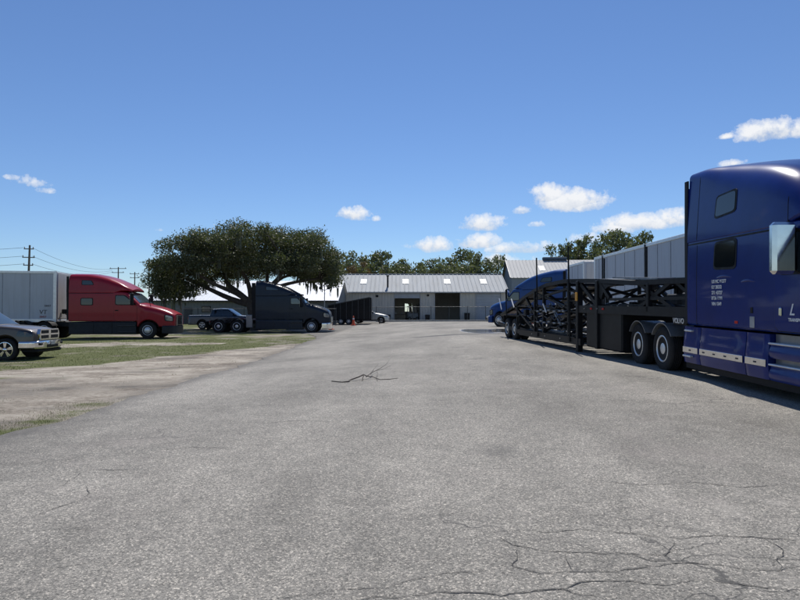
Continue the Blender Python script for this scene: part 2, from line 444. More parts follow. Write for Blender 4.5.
base = mixc(nt, cr, base, (.07, .068, .065))
# oil spots
vo = N(nt, 'ShaderNodeTexVoronoi', Scale=.35); L(nt, P, vo.inputs['Vector'])
oil = ramp(nt, math_(nt, 'ADD', vo.outputs['Distance'], math_(nt, 'MULTIPLY', mid, .12)), [(.10, (.55,)*3), (.2, (0,)*3)])
base = mixc(nt, oil, base, (.08, .078, .075))
# wet trail that leaks from behind the car carrier
sx = N(nt, 'ShaderNodeSeparateXYZ'); L(nt, P, sx.inputs[0])
X_, Y_ = sx.outputs[0], sx.outputs[1]
def band(xa, xb, yc, hw, slope=0, wob=.6):
    yy = math_(nt, 'SUBTRACT', Y_, math_(nt, 'ADD', math_(nt, 'MULTIPLY', X_, slope), yc))
    yy = math_(nt, 'ADD', yy, math_(nt, 'MULTIPLY', math_(nt, 'SUBTRACT', noise_(nt, P, .8, 4), .5), wob*2))
    q = math_(nt, 'DIVIDE', math_(nt, 'ABSOLUTE', yy), hw)
    q = math_(nt, 'SUBTRACT', 1.0, q, True)
    ex = math_(nt, 'MULTIPLY', math_(nt, 'SUBTRACT', X_, xa), 1.2, True)
    ex2 = math_(nt, 'MULTIPLY', math_(nt, 'SUBTRACT', xb, X_), 1.2, True)
    return math_(nt, 'MULTIPLY', math_(nt, 'MULTIPLY', q, ex), ex2)
w1 = band(.2, 6.5, 29.5, .75, .25, .5)
w2 = band(3.3, 8.5, 33.5, 4.2, .2, 1.6)
wet = math_(nt, 'MAXIMUM', ramp(nt, w1, [(.1, (0,)*3), (.5, (1,)*3)]), ramp(nt, w2, [(.25, (0,)*3), (.45, (1,)*3)]))
base = mixc(nt, math_(nt, 'MULTIPLY', wet, .72), base, (.05, .05, .052))
# sand washed over the left edge
se = N(nt, 'ShaderNodeMapRange'); L(nt, X_, se.inputs[0]); se.inputs[1].default_value = -4.1; se.inputs[2].default_value = -5.1
sed = math_(nt, 'MULTIPLY', se.outputs[0], ramp(nt, noise_(nt, P, 3, 6, .7), [(.42, (0,)*3), (.62, (1,)*3)]))
base = mixc(nt, math_(nt, 'MULTIPLY', sed, .2), base, (.36, .33, .28))
eg = N(nt, 'ShaderNodeMapRange'); L(nt, math_(nt, 'ADD', X_, math_(nt, 'MULTIPLY', math_(nt, 'SUBTRACT', mid, .5), .5)), eg.inputs[0]); eg.inputs[1].default_value = -4.45; eg.inputs[2].default_value = -4.95
base = mixc(nt, math_(nt, 'MULTIPLY', eg.outputs[0], .6), base, (.085, .08, .073))
# pale grit bottom right
gx = math_(nt, 'MULTIPLY', math_(nt, 'SUBTRACT', X_, 1.7), .9, True)
gy = math_(nt, 'MULTIPLY', math_(nt, 'SUBTRACT', 6.2, Y_), .8, True)
gg = math_(nt, 'MULTIPLY', math_(nt, 'MULTIPLY', gx, gy), ramp(nt, noise_(nt, P, 1.6, 6, .7), [(.5, (0,)*3), (.66, (1,)*3)]))
base = mixc(nt, math_(nt, 'MULTIPLY', gg, .6), base, (.38, .35, .31))
L(nt, base, b.inputs['Base Color'])
rg = mixc(nt, ramp(nt, w2, [(.15, (0,)*3), (.3, (1,)*3)]), (.88, .88, .88), (.04, .04, .04))
L(nt, rg, b.inputs['Roughness']); b.inputs['Specular IOR Level'].default_value = .35
hb = math_(nt, 'ADD', math_(nt, 'MULTIPLY', s1, .6), math_(nt, 'MULTIPLY', fine, .8))
hb = math_(nt, 'SUBTRACT', hb, math_(nt, 'MULTIPLY', cr, 1.5))
hb = math_(nt, 'MULTIPLY', hb, math_(nt, 'SUBTRACT', 1.0, math_(nt, 'MULTIPLY', wet, .9)))
bn = N(nt, 'ShaderNodeBump', Strength=.7, Distance=.006); L(nt, hb, bn.inputs['Height']); L(nt, bn.outputs[0], b.inputs['Normal'])
M['asphalt'] = m
ay = [y for y in ys if -60 <= y <= 79.5] + [80.0]
ax = [0]+frange(.0, 2, .2)[1:] + frange(2, 21, .7) + frange(21, 60, 3) + [66]
sheet('asphalt_lot', ax, ay, .014, M['asphalt'], fx=lambda y: [edge_x(y)+a*(1 if a < 40 else 1) for a in ax])

# cracks: jagged dark strips lying in the surface
crk = [
 [(520,530),(545,533),(575,530),(610,532),(640,534),(675,539),(710,536),(740,538),(800,541)],
 [(495,537),(512,545),(540,551),(580,553),(630,554),(663,556),(673,542)],
 [(518,548),(516,560),(511,568),(540,573),(570,572),(610,572),(640,568),(665,565),(680,563),(720,566),(745,570),(775,570),(802,566)],
 [(395,586),(425,577),(450,573),(490,571)], [(430,560),(450,557),(466,555)],
 [(565,553),(568,562),(570,574)], [(630,554),(645,560),(680,562)], [(480,533),(520,530)],
 [(270,600),(300,596),(330,591),(370,588),(400,586)], [(330,600),(400,597),(450,592),(500,594),(560,590),(600,597)],
 [(20,520),(45,514),(70,505),(92,498)], [(150,452),(190,448),(235,449)], [(250,425),(300,421),(345,423)], [(85,472),(100,470),(120,471),(138,470)], [(60,488),(75,480),(85,472)], [(92,498),(105,499),(118,498)], [(88,484),(92,498)],
 [(40,570),(70,567),(95,563)], [(555,590),(580,582),(620,580),(660,586),(700,580)], [(700,580),(740,585),(800,592)],
 [(760,538),(780,550),(775,570)], [(600,482),(640,486),(690,483),(740,488),(798,485)],
 [(230,372),(255,371),(275,368)], [(420,382),(470,380),(520,383)], [(610,400),(660,404),(720,403),(780,408)],
]
mb = MB()
for ln in crk:
    pts = [Vector((*ground_at(*p), 0)) for p in ln]
    fine_p = []
    for a, b_ in zip(pts, pts[1:]):
        k = max(2, int((b_-a).length/.035))
        for i in range(k): fine_p.append(a.lerp(b_, i/k))
    fine_p.append(pts[-1]); n = len(fine_p)
    sd = random.random()*50; row = []
    for i, p in enumerate(fine_p):
        j = Vector((noise.noise(Vector((i*.33, sd, 0))), noise.noise(Vector((i*.33, sd, 9))), 0))*.028 + Vector((noise.noise(Vector((i*1.3, sd, 3))), noise.noise(Vector((i*1.3, sd, 7))), 0))*.012
        w = .0042*max(.35, .75+.8*noise.noise(Vector((i*.16, sd+4, 0)))+.7*noise.noise(Vector((i*.7, sd+8, 0)))) * min(1, i/6+.15, (n-1-i)/6+.15)
        q = p+j; d = (fine_p[min(i+1, n-1)]-fine_p[max(i-1, 0)]); nn = Vector((-d.y, d.x, 0)).normalized()
        for s_ in (-1, 1):
            e = q + nn*w*s_; row.append((e.x, e.y, gz(e.x, e.y)+.0185))
    mb.add(row, [(2*i, 2*i+1, 2*i+3, 2*i+2) for i in range(n-1)])
M['crack'] = simple('crack_fill', (.05, .048, .045), .95, 0, .3, scale=20)
mb.build('asphalt_cracks', M['crack'], smooth=False)['kind'] = 'structure'

# grass blades
def blades(pts, h, w):
    n = len(pts); a = rng.random(n)*2*PI; hh = h*(.5+rng.random(n)*.8); ln = (rng.random((n, 2))-.5)*hh[:, None]*1.1
    V = np.zeros((n, 3, 3)); dx = np.cos(a)*w/2; dy = np.sin(a)*w/2
    V[:, 0] = pts; V[:, 1] = pts; V[:, 2] = pts
    V[:, 0, 0] -= dx; V[:, 0, 1] -= dy; V[:, 1, 0] += dx; V[:, 1, 1] += dy
    V[:, 2, 0] += ln[:, 0]; V[:, 2, 1] += ln[:, 1]; V[:, 2, 2] += hh
    return V.reshape(-1, 3)
def np_mesh(name, V, k, mat, parent=None):
    n = len(V)//k
    me = bpy.data.meshes.new(name); me.vertices.add(len(V)); me.vertices.foreach_set('co', V.astype(np.float32).ravel())
    me.loops.add(n*k); me.loops.foreach_set('vertex_index', np.arange(n*k, dtype=np.int32))
    me.polygons.add(n); me.polygons.foreach_set('loop_start', np.arange(0, n*k, k, dtype=np.int32)); me.polygons.foreach_set('loop_total', np.full(n, k, dtype=np.int32))
    me.materials.append(mat); me.update(calc_edges=True); me.validate()
    o = bpy.data.objects.new(name, me); col.objects.link(o)
    if parent: o.parent = parent
    return o
pa = []; pb = []
while len(pa) < 4500:
    x = random.uniform(-8.2, -4.7); y = random.uniform(6, 14)
    if masks(x, y)[0] > .12+random.random()*.5: pa.append((x, y, gz(x, y)-.005))
while len(pb) < 17000:
    x = random.uniform(-22, -5); y = random.uniform(14, 36)
    if masks(x, y)[0]+.9*noise.noise(Vector((x*.8, y*1.6, 3))) > .35+random.random()*.6: pb.append((x, y, gz(x, y)-.005))
V = np.concatenate([blades(np.array(pa), .03, .006), blades(np.array(pb), .045, .016)])
g = np_mesh('grass', V, 3, M['grass']); tag(g, 'short patchy grass growing in the sand beside the asphalt', 'grass', kind='stuff')
# ------------------------------------------------------------------ vehicle bodies
class Body:
    """a body lofted along x from functions of x: underside, top, half width, corner radius"""
    def __init__(s, zb, zt, w, rt, tum=.0, bul=.0, crown=.03):
        s.zb, s.zt, s.w, s.rt, s.tum, s.bul, s.crown = zb, zt, w, rt, tum, bul, crown
    def par(s, x):
        zb, zt = s.zb(x), s.zt(x); w = s.w(x); H = max(.02, zt-zb); return zb, zt, w, min(s.rt(x), H*.8, w*.8), H
    def side(s, x, z, zref=None):
        zb, zt, w, rt, H = s.par(x)
        z0 = zref if zref is not None else zb
        t = (z-s.z0)/s.H0
        y = w - s.tum*max(0, t) - s.bul*(t-.45)**2
        zs = zt - s.crown - rt
        if z > zs and rt > 0:
            q = min(1, (z-zs)/rt); y -= rt*(1-math.sqrt(max(0, 1-q*q)))
        return y
    def top(s, x, y):
        zb, zt, w, rt, H = s.par(x)
        return zt - s.crown*(y/max(.1, w))**2
    z0 = 1.0; H0 = 1.8
    def mesh(s, mb, x0, x1, n=60, ns=9, nc=7, nt=6, sgn=1, xsamples=None):
        X = xsamples or [lerp(x0, x1, i/(n-1)) for i in range(n)]
        rows = []
        for x in X:
            zb, zt, w, rt, H = s.par(x); half = []
            zs = zt - s.crown - rt
            rb = min(.04, H*.2)
            half.append((0, zb)); half.append((s.side(x, zb)-rb, zb))
            for i in range(ns): 
                z = lerp(zb+rb, zs, i/(ns-1)); half.append((s.side(x, z), z))
            ye = s.side(x, zs)
            for i in range(1, nc+1):
                a = PI/2*i/nc; half.append((ye - rt*(1-math.cos(a)), zs + rt*math.sin(a)))
            yt = ye-rt
            for i in range(1, nt):
                y = yt*(1-i/nt); half.append((y, zt - s.crown*(y/max(.01, yt))**2))
            half.append((0, zt))
            ring = [(x, y, z) for y, z in half] + [(x, -y, z) for y, z in half[-2:0:-1]]
            rows.append(ring)
        k = len(rows[0]); vs = [p for r_ in rows for p in r_]
        fs = [(i*k+j, i*k+(j+1) % k, (i+1)*k+(j+1) % k, (i+1)*k+j) for i in range(len(rows)-1) for j in range(k)]
        fs += [tuple(range(k)), tuple((len(rows)-1)*k+j for j in range(k))[::-1]]
        mb.add(vs, fs)
    def patch(s, mb, quad, sgn=1, off=.01, thick=.03, nexp=8, rings=5, na=40):
        """a thin panel that follows the side of the body; quad = 4 (x, z) corners"""
        (a, b_, c, d) = quad
        def bl(p, q):
            u, v = (p+1)/2, (q+1)/2
            return (lerp(lerp(a[0], b_[0], u), lerp(d[0], c[0], u), v), lerp(lerp(a[1], b_[1], u), lerp(d[1], c[1], u), v))
        vs = []; x, z = bl(0, 0); vs.append((x, sgn*(s.side(x, z)+off), z))
        for r_ in range(1, rings+1):
            for j in range(na):
                t = 2*PI*j/na + PI/na; ct, st = math.cos(t), math.sin(t)
                k = (abs(ct)**nexp + abs(st)**nexp)**(-1/nexp)*r_/rings
                x, z = bl(ct*k, st*k); vs.append((x, sgn*(s.side(x, z)+off), z))
        for j in range(na):
            p = vs[1+(rings-1)*na+j]; vs.append((p[0], p[1]-sgn*thick, p[2]))
        fs = [(0, 1+j, 1+(j+1) % na) for j in range(na)]
        for r_ in range(rings):
            o = 1+r_*na; fs += [(o+j, o+na+j, o+na+(j+1) % na, o+(j+1) % na) for j in range(na)]
        mb.add(vs, fs)
    def toppatch(s, mb, xa, xb, yfa, yfb, off=.01, thick=.03, nx=10, ny=16):
        """a panel on the top/sloping front; half widths yfa at xa and yfb at xb"""
        vs = []
        for i in range(nx):
            x = lerp(xa, xb, i/(nx-1)); h = lerp(yfa, yfb, i/(nx-1))
            for j in range(ny):
                y = lerp(-h, h, j/(ny-1)); vs.append((x, y, s.top(x, y)+off))
        n0 = len(vs); fs = [(i*ny+j, i*ny+j+1, (i+1)*ny+j+1, (i+1)*ny+j) for i in range(nx-1) for j in range(ny-1)]
        ring = [j for j in range(ny)] + [i*ny+ny-1 for i in range(1, nx)] + [(nx-1)*ny+j for j in range(ny-2, -1, -1)] + [i*ny for i in range(nx-2, 0, -1)]
        for r_ in ring: p = vs[r_]; vs.append((p[0], p[1], p[2]-thick))
        m_ = len(ring); fs += [(ring[i], ring[(i+1) % m_], n0+(i+1) % m_, n0+i) for i in range(m_)]
        mb.add(vs, fs)

def text_mesh(txt, size, mat, name, parent, origin, xdir, updir, shear=0, bold=0, depth=.002):
    cu = bpy.data.curves.new('lettering', 'FONT'); cu.body = txt; cu.size = size; cu.extrude = depth; cu.shear = shear; cu.offset = bold
    ob = bpy.data.objects.new('lettering', cu); col.objects.link(ob)
    dg = bpy.context.evaluated_depsgraph_get(); me = bpy.data.meshes.new_from_object(ob.evaluated_get(dg)); 
    bpy.data.objects.remove(ob); bpy.data.curves.remove(cu)
    x = Vector(xdir).normalized(); u = Vector(updir).normalized(); n = x.cross(u)
    Mx = Matrix((x, u, n)).transposed().to_4x4(); Mx.translation = Vector(origin); me.transform(Mx)
    me.name = name; me.materials.clear(); me.materials.append(mat)
    o = bpy.data.objects.new(name, me); col.objects.link(o); o.parent = parent; return o

def arc(r0, r1, a0, a1, c, n=24):
    o = [(c[0]+r1*math.cos(a0+(a1-a0)*i/n), c[1]+r1*math.sin(a0+(a1-a0)*i/n)) for i in range(n+1)]
    return o + [(c[0]+r0*math.cos(a1+(a0-a1)*i/n), c[1]+r0*math.sin(a1+(a0-a1)*i/n)) for i in range(n+1)]

def tyre(name, c, r, w, parent, sgn, rimr, rimmat, style='dish', dual=False):
    """tyre with its rim; sgn = which side (local y) is the outside. c = centre of the outer face plane"""
    mb = MB(); k = w*.5
    outer = [(rimr, -.012), (rimr+.012, 0), (rimr+(r-rimr)*.5, .012), (r-.05, .006), (r-.018, -.012), (r, -.05)]
    groove = []
    ng = 4
    for i in range(ng):
        a = -.05 - (w-.1)*(i+.5)/ng
        groove += [(r, a+.018), (r-.014, a+.012), (r-.014, a-.004), (r, a-.010)]
    inner = [(r, -w+.05), (r-.05, -w+.006), (rimr, -w)]
    mb.lathe(outer+groove+inner, c, 'y', 48, sgn)
    if dual:
        c2 = (c[0], c[1]-sgn*(w+.07), c[2]); mb.lathe([(rimr, 0), (r-.05, .0), (r, -.04), (r, -w+.04), (r-.05, -w), (rimr, -w)], c2, 'y', 40, sgn)
    t = mb.build(name, M['rubber'], parent, angle=50)
    mb = MB()
    if style == 'dish':      # rear disc wheel: deep bowl, hub standing in it
        mb.lathe([(rimr+.008, -.02), (rimr+.012, .004), (rimr-.006, .010), (rimr-.02, -.004), (rimr-.04, -.05), (rimr-.05, -.13), (rimr*.62, -.155), (rimr*.5, -.15), (rimr*.48, -.14), (.14, -.135), (.14, -.02), (.10, .0), (.0, .004)], c, 'y', 48, sgn)
        hr, hz = rimr*.72, -.148
    elif style == 'convex':  # front disc wheel
        mb.lathe([(rimr+.008, -.02), (rimr+.012, .004), (rimr-.006, .010), (rimr-.025, -.01), (rimr-.04, -.045), (rimr*.74, -.03), (rimr*.6, .02), (rimr*.5, .035), (.15, .035), (.14, .07), (.10, .09), (0, .094)], c, 'y', 48, sgn)
        hr, hz = rimr*.74, -.022
    else:                    # car alloy: five twin spokes
        mb.lathe([(rimr+.006, -.02), (rimr+.010, .004), (rimr-.010, .006), (rimr-.022, -.03), (rimr-.03, -.12)], c, 'y', 40, sgn)
        mb.lathe([(.075, -.06), (.07, -.005), (.05, .008), (0, .01)], c, 'y', 24, sgn)
        for i in range(5):
            a = 2*PI*i/5+.3
            for da in (-.14, .14):
                p0 = (c[0]+.05*math.cos(a), c[1]-sgn*.02, c[2]+.05*math.sin(a)); p1 = (c[0]+(rimr-.01)*math.cos(a+da), c[1]-sgn*.02, c[2]+(rimr-.01)*math.sin(a+da))
                mb.bar(p0, p1, .045, .03, up=(0, 1, 0))
    if style in ('dish', 'convex'):
        mb.m = 1
        for i in range(10):
            a = 2*PI*i/10; p = (c[0]+hr*math.cos(a), c[1]+sgn*(hz+.004), c[2]+hr*math.sin(a))
            mb.lathe([(.0, .004), (.027, .004), (.027, -.01)], p, 'y', 12, sgn)
        mb.m = 2
        for i in range(10):
            a = 2*PI*(i+.5)/10; q = .17; p = (c[0]+q*math.cos(a), c[1]+sgn*((-.14) if style == 'dish' else .035), c[2]+q*math.sin(a))
            mb.lathe([(.016, 0), (.016, .035), (.0, .04)], p, 'y', 6, sgn)
        mb.build('rim', [rimmat, M['seal'], M['chrome']], t, angle=35)
    else:
        mb.build('rim', rimmat, t, angle=35); mb = MB()
        mb.lathe([(rimr-.03, -.11), (.0, -.11)], c, 'y', 24, sgn); mb.build('brake_disc', M['seal'], t)
    return t

def truck(name, label, loc, rot, paint, P):
    """conventional sleeper tractor; local x forward (0 = bumper face), y left, z up"""
    root = empty(name, loc, rot, label, 'truck')
    Lc = P['L']; W = 1.2; xa = P['axle']; xw, zw = P['ws_base']; xt, zt_ = P['ws_top']; zc = P['cab_top']; trim = P.get('trim', M['black'])
    detail = P.get('detail', False)
    AR = .63; zax = .51
    hood = P['hood']  # list (x, z) ascending in x from cowl to nose
    topt = [(-Lc, zc), (xt-.25, zc), (xt, zt_)] + [(xw, zw)] + [h for h in hood if h[0] > xw+.05]
    def zt(x):
        if x <= xt: return lerp(zc, zt_, sstep(xt-.3, xt, x)) if x > xt-.3 else zc
        if x <= xw: t = (x-xt)/(xw-xt); return lerp(zt_, zw, t) + .035*math.sin(PI*t)
        return sinterp([(xw, zw)] + [h for h in hood if h[0] > xw+.05], x)
    def zb(x):
        d = x-xa
        if abs(d) < AR: return max(P.get('cab_bot', 1.05)-.0 if x < xa-AR else .72, zax+math.sqrt(AR*AR-d*d))
        return P.get('cab_bot', 1.05) if x < xa else .72
    hw = P.get('hood_w', (.82, 1.0, 1.12))
    def w(x):
        return sinterp([(-Lc, W), (xt-.1, W), (xw+.0, W-.02), (xw+.25, hw[2]+.02), (xa, hw[2]), (xa+.75, hw[1]), (-.12, hw[0]+.06), (0, hw[0]-.05)], x)
    def rt(x): return sinterp([(-Lc, .06), (xt-.1, .08), (xt+.1, .16), (xw, .2), (xw+.4, .32), (-.4, .34), (0, .2)], x)
    B = Body(zb, zt, w, rt, tum=.0, bul=.05, crown=.05); B.z0 = 1.0; B.H0 = 1.8
    X = [-Lc] + [lerp(-Lc, xt-.3, i/14) for i in range(1, 14)] + [lerp(xt-.3, xa-AR-.02, i/30) for i in range(30)] + [xa-AR-.01+(2*AR+.02)*(1-math.cos(PI*i/36))/2 for i in range(37)] + [lerp(xa+AR+.02, 0, i/12) for i in range(13)]
    X = sorted(set(round(x, 4) for x in X))
    mb = MB(); B.mesh(mb, 0, 0, xsamples=X); body = mb.build('cab_body', paint, root, angle=28)
    # roof fairing over the sleeper
    roof = P['roof']  # ascending x: (-L, z) ... (visor tip, z)
    xv = roof[-1][0]
    def rz(x): return sinterp(roof, x)
    rw = P.get('roof_w', 1.2)
    def w2(x): return sinterp([(-Lc, rw), (xv-1.4, rw), (xv-.6, rw-.04), (xv-.2, rw-.16), (xv, rw-.34)], x)
    B2 = Body(lambda x: zc-.12+.13*sstep(xv-1.0, xv-.5, x), rz, w2, (lambda x: sinterp(P['roof_rt'], x)) if 'roof_rt' in P else (lambda x: .38*(.35+.65*sstep(xv, xv-1.2, x))), tum=P.get('roof_tum', .06), bul=.0, crown=.07)
    B2.z0 = zc; B2.H0 = 1.2
    mb = MB(); B2.mesh(mb, -Lc, xv, n=44); rf = mb.build('roof_fairing', paint, root, angle=40)
    mb = MB(); mb.add([], [])
    for sg in (-1, 1):   # dark joint between cab and fairing
        B.patch(mb, [(-Lc+.02, zc-.15), (xv-1.0, zc-.15), (xv-1.0, zc-.12), (-Lc+.02, zc-.12)], sg, off=.004, thick=.05, nexp=20, rings=2)
    mb.build('roof_seam', M['seal'], root)
    # windscreen
    mb = MB(); B.toppatch(mb, xt+.03, xw-.05, W-.26, W-.22, off=.008); ws = mb.build('windshield', M['glass_light'], root, angle=30)
    mb = MB(); mb.bar((xt+.03, 0, B.top(xt+.03, 0)+.018), (xw-.05, 0, B.top(xw-.05, 0)+.018), .03, .012); mb.build('windshield_divider', M['seal'], ws)
    # sun visor
    mb = MB(); mb.bbox((xt+.03, 0, zt_+.06), (.2, 1.8, .05), .015); mb.build('sun_visor', P.get('visor', paint), root)
    # doors with window, handle
    dx0, dx1 = P['door']   # rear x, front x (front below the windscreen base)
    for sg in (-1, 1):
        mb = MB(); mb.m = 0
        q = [(dx0, P.get('cab_bot', 1.05)+.03), (dx1, P.get('cab_bot', 1.05)+.03), (dx1, zw-.12), (dx0, zw-.12)]
        B.patch(mb, [(q[0][0]-.012, q[0][1]-.012), (q[1][0]+.012, q[1][1]-.012), (q[2][0]+.012, q[2][1]), (q[3][0]-.012, q[3][1])], sg, .003, .04, 26)
        mb.m = 1; B.patch(mb, q, sg, .009, .04, 26)
        dr = mb.build('door', [M['seal'], paint], root, angle=50)
        mb = MB(); wz0 = zw-.1; wz1 = P.get('win_top', zc-.15)
        xs_ = lerp(xw, xt, (wz1-zw+.12)/(zt_-zw+.001))-.14
        B.patch(mb, [(dx0+.06, wz0), (xw-.14, wz0), (xs_, wz1), (dx0+.06, wz1)], sg, .006, .03, 14)
        wf = mb.build('door_window', M['seal'], root, angle=50)
        mb = MB(); B.patch(mb, [(dx0+.1, wz0+.04), (xw-.22, wz0+.04), (xs_-.05, wz1-.04), (dx0+.1, wz1-.04)], sg, .012, .03, 14)
        mb.build('pane', P.get('door_glass', M['glass']), wf, angle=50)
        mb = MB(); x = dx0+.16; z = P.get('handle_z', zw-.42); mb.bbox((x, sg*(B.side(x, z)+.02), z), P.get('handle_d', (.2, .03, .06)), .012); mb.build('handle', P.get('handle', M['black']), dr)
    # sleeper windows
    for (quad, lvl) in P['windows']:
        bb = B if lvl == 0 else B2
        for sg in (-1, 1):
            mb = MB(); bb.patch(mb, quad, sg, .008, .035, 9)
            wf = mb.build('sleeper_window', M['seal'], root, angle=50)
            cx = sum(p[0] for p in quad)/4; cz = sum(p[1] for p in quad)/4
            q2 = [(cx+(p[0]-cx)*.88, cz+(p[1]-cz)*.84) for p in quad]
            mb = MB(); bb.patch(mb, q2, sg, .014, .03, 9); mb.build('pane', M['glass'], wf, angle=50)
    # side extenders behind the sleeper
    for sg in (-1, 1):
        mb = MB(); e = P.get('ext', .22)
        prof = [(x, rz(x) - .1) for x in (-Lc,)][0]
        zt2 = prof[1]-.12
        mb.prism([(-Lc-.002, 1.12), (-Lc-e*.8, 1.12), (-Lc-e, zc), (-Lc-e, zt2), (-Lc-.002, zt2)], sg*(W-.035), sg*(W-.005))
        mb.build('side_extender', P.get('ext_mat', M['black']), root)
    # lower fairings with steps
    sk = P.get('skirt', paint)
    x0 = xa-AR-.06
    S = Body(lambda x: P.get('skirt_z', .26), lambda x: P.get('cab_bot', 1.05)-.035, lambda x: 1.2+.0*x, lambda x: .07, tum=0, bul=0, crown=0.0); S.z0 = .3; S.H0 = .8
    S.side_orig = S.side
    if not P.get('skirt_custom'):
        mb = MB(); S.w = lambda x: 1.19; S.mesh(mb, -Lc+.02, x0, n=6, nt=2); mb.build('chassis_fairing', sk, root)
        for sg in (-1, 1):
            mb = MB()
            for z in (.42, .8): mb.bbox(((x0+dx0)/2+.1, sg*1.19, z), (1.05, .1, .05), .01)
            mb.build('step', M['dark_grey'], root)
            mb = MB()
            xx = lerp(dx0, -Lc, .45)
            mb.box((xx, sg*1.192, .64), (.012, .02, .7)); mb.box((dx0-.12, sg*1.192, .64), (.012, .02, .7)); mb.build('fairing_seam', M['seal'], root)
    mb = MB(); mb.prism(arc(AR-.03, AR-.008, R(-8), R(188), (xa, zax), 24), -1.0, 1.0); mb.build('wheel_well', M['black'], root)
    # front bumper
    bm_ = P.get('bumper', trim)
    Bb = Body(lambda x: .3, lambda x: .78, lambda x: sinterp([(-.62, 1.17), (-.25, 1.14), (-.08, 1.0), (0, .78), (.05, .5)], x), lambda x: .08, tum=0, bul=.0, crown=0)
    mb = MB(); Bb.mesh(mb, -.60, .05, n=16, nt=3); mb.build('bumper', bm_, root)
    # grille and head lamps
    zn = hood[-1][1]
    gw = P.get('grille_w', .5)
    mb = MB(); mb.m = 0; mb.bbox((.012, 0, (zn+.72)/2-.02), (.06, gw*2, zn-.85), .03)
    mb.m = 1
    for i in range(9):
        z = .84+(zn-1.05)*i/8; mb.bbox((.05, 0, z), (.03, gw*1.86, .025), .008)
    for sg in (-1, 1): mb.bbox((.045, sg*gw*.97, (zn+.72)/2-.02), (.04, .04, zn-.85), .01)
    mb.build('grille', [M['seal'], M['chrome']], root)
    for sg in (-1, 1):
        mb = MB(); zl = P.get('lamp_z', 1.08)
        B.patch(mb, [(-.48, zl-.13), (-.06, zl-.16), (-.1, zl+.12), (-.5, zl+.2)], sg, .012, .05, 5)
        hl = mb.build('headlight', M['lens'], root, angle=50)
        mb = MB(); B.patch(mb, [(-.53, zl-.17), (-.04, zl-.2), (-.06, zl+.16), (-.56, zl+.25)], sg, .005, .05, 5); mb.build('bezel', M['seal'], hl, angle=50)
    # mirrors
    for sg in (-1, 1):
        mx = P.get('mirror_x', xw-.32); mz = P.get('mirror_z', (2.0, 2.75))
        mb = MB(); yo = W+P.get('mirror_out', .28)
        mb.bbox((mx, sg*yo, (mz[0]+mz[1])/2), (.16, P.get('mirror_w', .24), mz[1]-mz[0]), .05)
        mr = mb.build('mirror', P.get('mirror_mat', M['black']), root)
        mb = MB(); mb.bar((mx, sg*(W-.06), mz[1]-.1), (mx, sg*yo, mz[1]-.14), .05); mb.bar((mx, sg*(W-.06), mz[0]+.1), (mx, sg*yo, mz[0]+.12), .05)
        mb.build('mirror_arm', M['black'], mr)
        mb = MB(); mb.bbox((mx-.083, sg*yo, (mz[0]+mz[1])/2), (.012, .2, mz[1]-mz[0]-.07), .005); mb.build('mirror_glass', M['chrome'], mr)
        if P.get('hood_mirror'):
            mb = MB(); x = xa+.1; z0 = zt(x)-.08; mb.tube([(x, sg*(w(x)-.12), z0), (x, sg*(w(x)+.05), z0+.28)], .018); mb.bbox((x, sg*(w(x)+.06), z0+.4), (.08, .16, .26), .03)
            mb.build('hood_mirror', M['black'], root)
    # chassis behind
    xr = P['rear']; xe = xr[-1]-.85
    mb = MB()
    for sg in (-1, 1): mb.span((-.6, sg*.38, .72), (xe, sg*.46, .98))
    for x in (xe+.05, xr[0]+.7, (xr[0]+xr[1])/2, -Lc-.3): mb.span((x-.05, -.38, .74), (x+.05, .38, .96))
    mb.build('chassis', M['steel_black'], root)
    mb = MB(); mb.bbox(((xr[0]+xr[1])/2+.05, 0, 1.12), (1.0, .95, .09), .03); mb.box(((xr[0]+xr[1])/2, .3, 1.02), (.5, .1, .16)); mb.box(((xr[0]+xr[1])/2, -.3, 1.02), (.5, .1, .16)); mb.build('fifth_wheel', M['dark_grey'], root)
    mb = MB()
    for x in xr: mb.tube([(x, -.9, zax), (x, .9, zax)], .09, 12); mb.lathe([(.2, -.1), (.24, 0), (.2, .1)], (x, 0, zax), 'y', 16)
    mb.tube([(xa, -.9, zax), (xa, .9, zax)], .06, 10); mb.build('axles', M['steel_black'], root)
    rm = P.get('rim', M['alu'])
    for x, st, du in [(xa, 'convex', False)] + [(q, 'dish', True) for q in xr]:
        for sg in (-1, 1): tyre('wheel', (x, sg*1.21, zax), .51, .27, root, sg, .29, rm, st, du)
    # quarter fenders over the tandem
    fm = P.get('fender', M['black'])
    for x in xr:
        for sg in (-1, 1):
            a0, a1 = P.get('fender_arc', (R(28), R(152)))
            mb = MB(); pr = arc(.565, .585, a0, a1, (x, zax), 20); mb.prism(pr, sg*.62, sg*1.24); mb.build('fender', fm, root)
    mb = MB(); 
    for sg in (-1, 1): mb.bbox((-Lc+.9, sg*.95, .62), (1.3, .42, .6), .12)
    mb.build('fuel_tanks', M['alu'], root)
    mb = MB(); mb.box((xe-.02, 0, .8), (.03, .8, .3))
    for sg in (-1, 1): mb.box((xe-.06, sg*.9, .55), (.012, .6, .7))
    mb.build('mud_flaps', M['black'], root)
    mb = MB()
    for sg in (-1, 1): mb.bbox((xe-.05, sg*.4, .86), (.04, .14, .1), .01)
    mb.build('tail_light', M['red_lens'], root)
    return root, B, B2

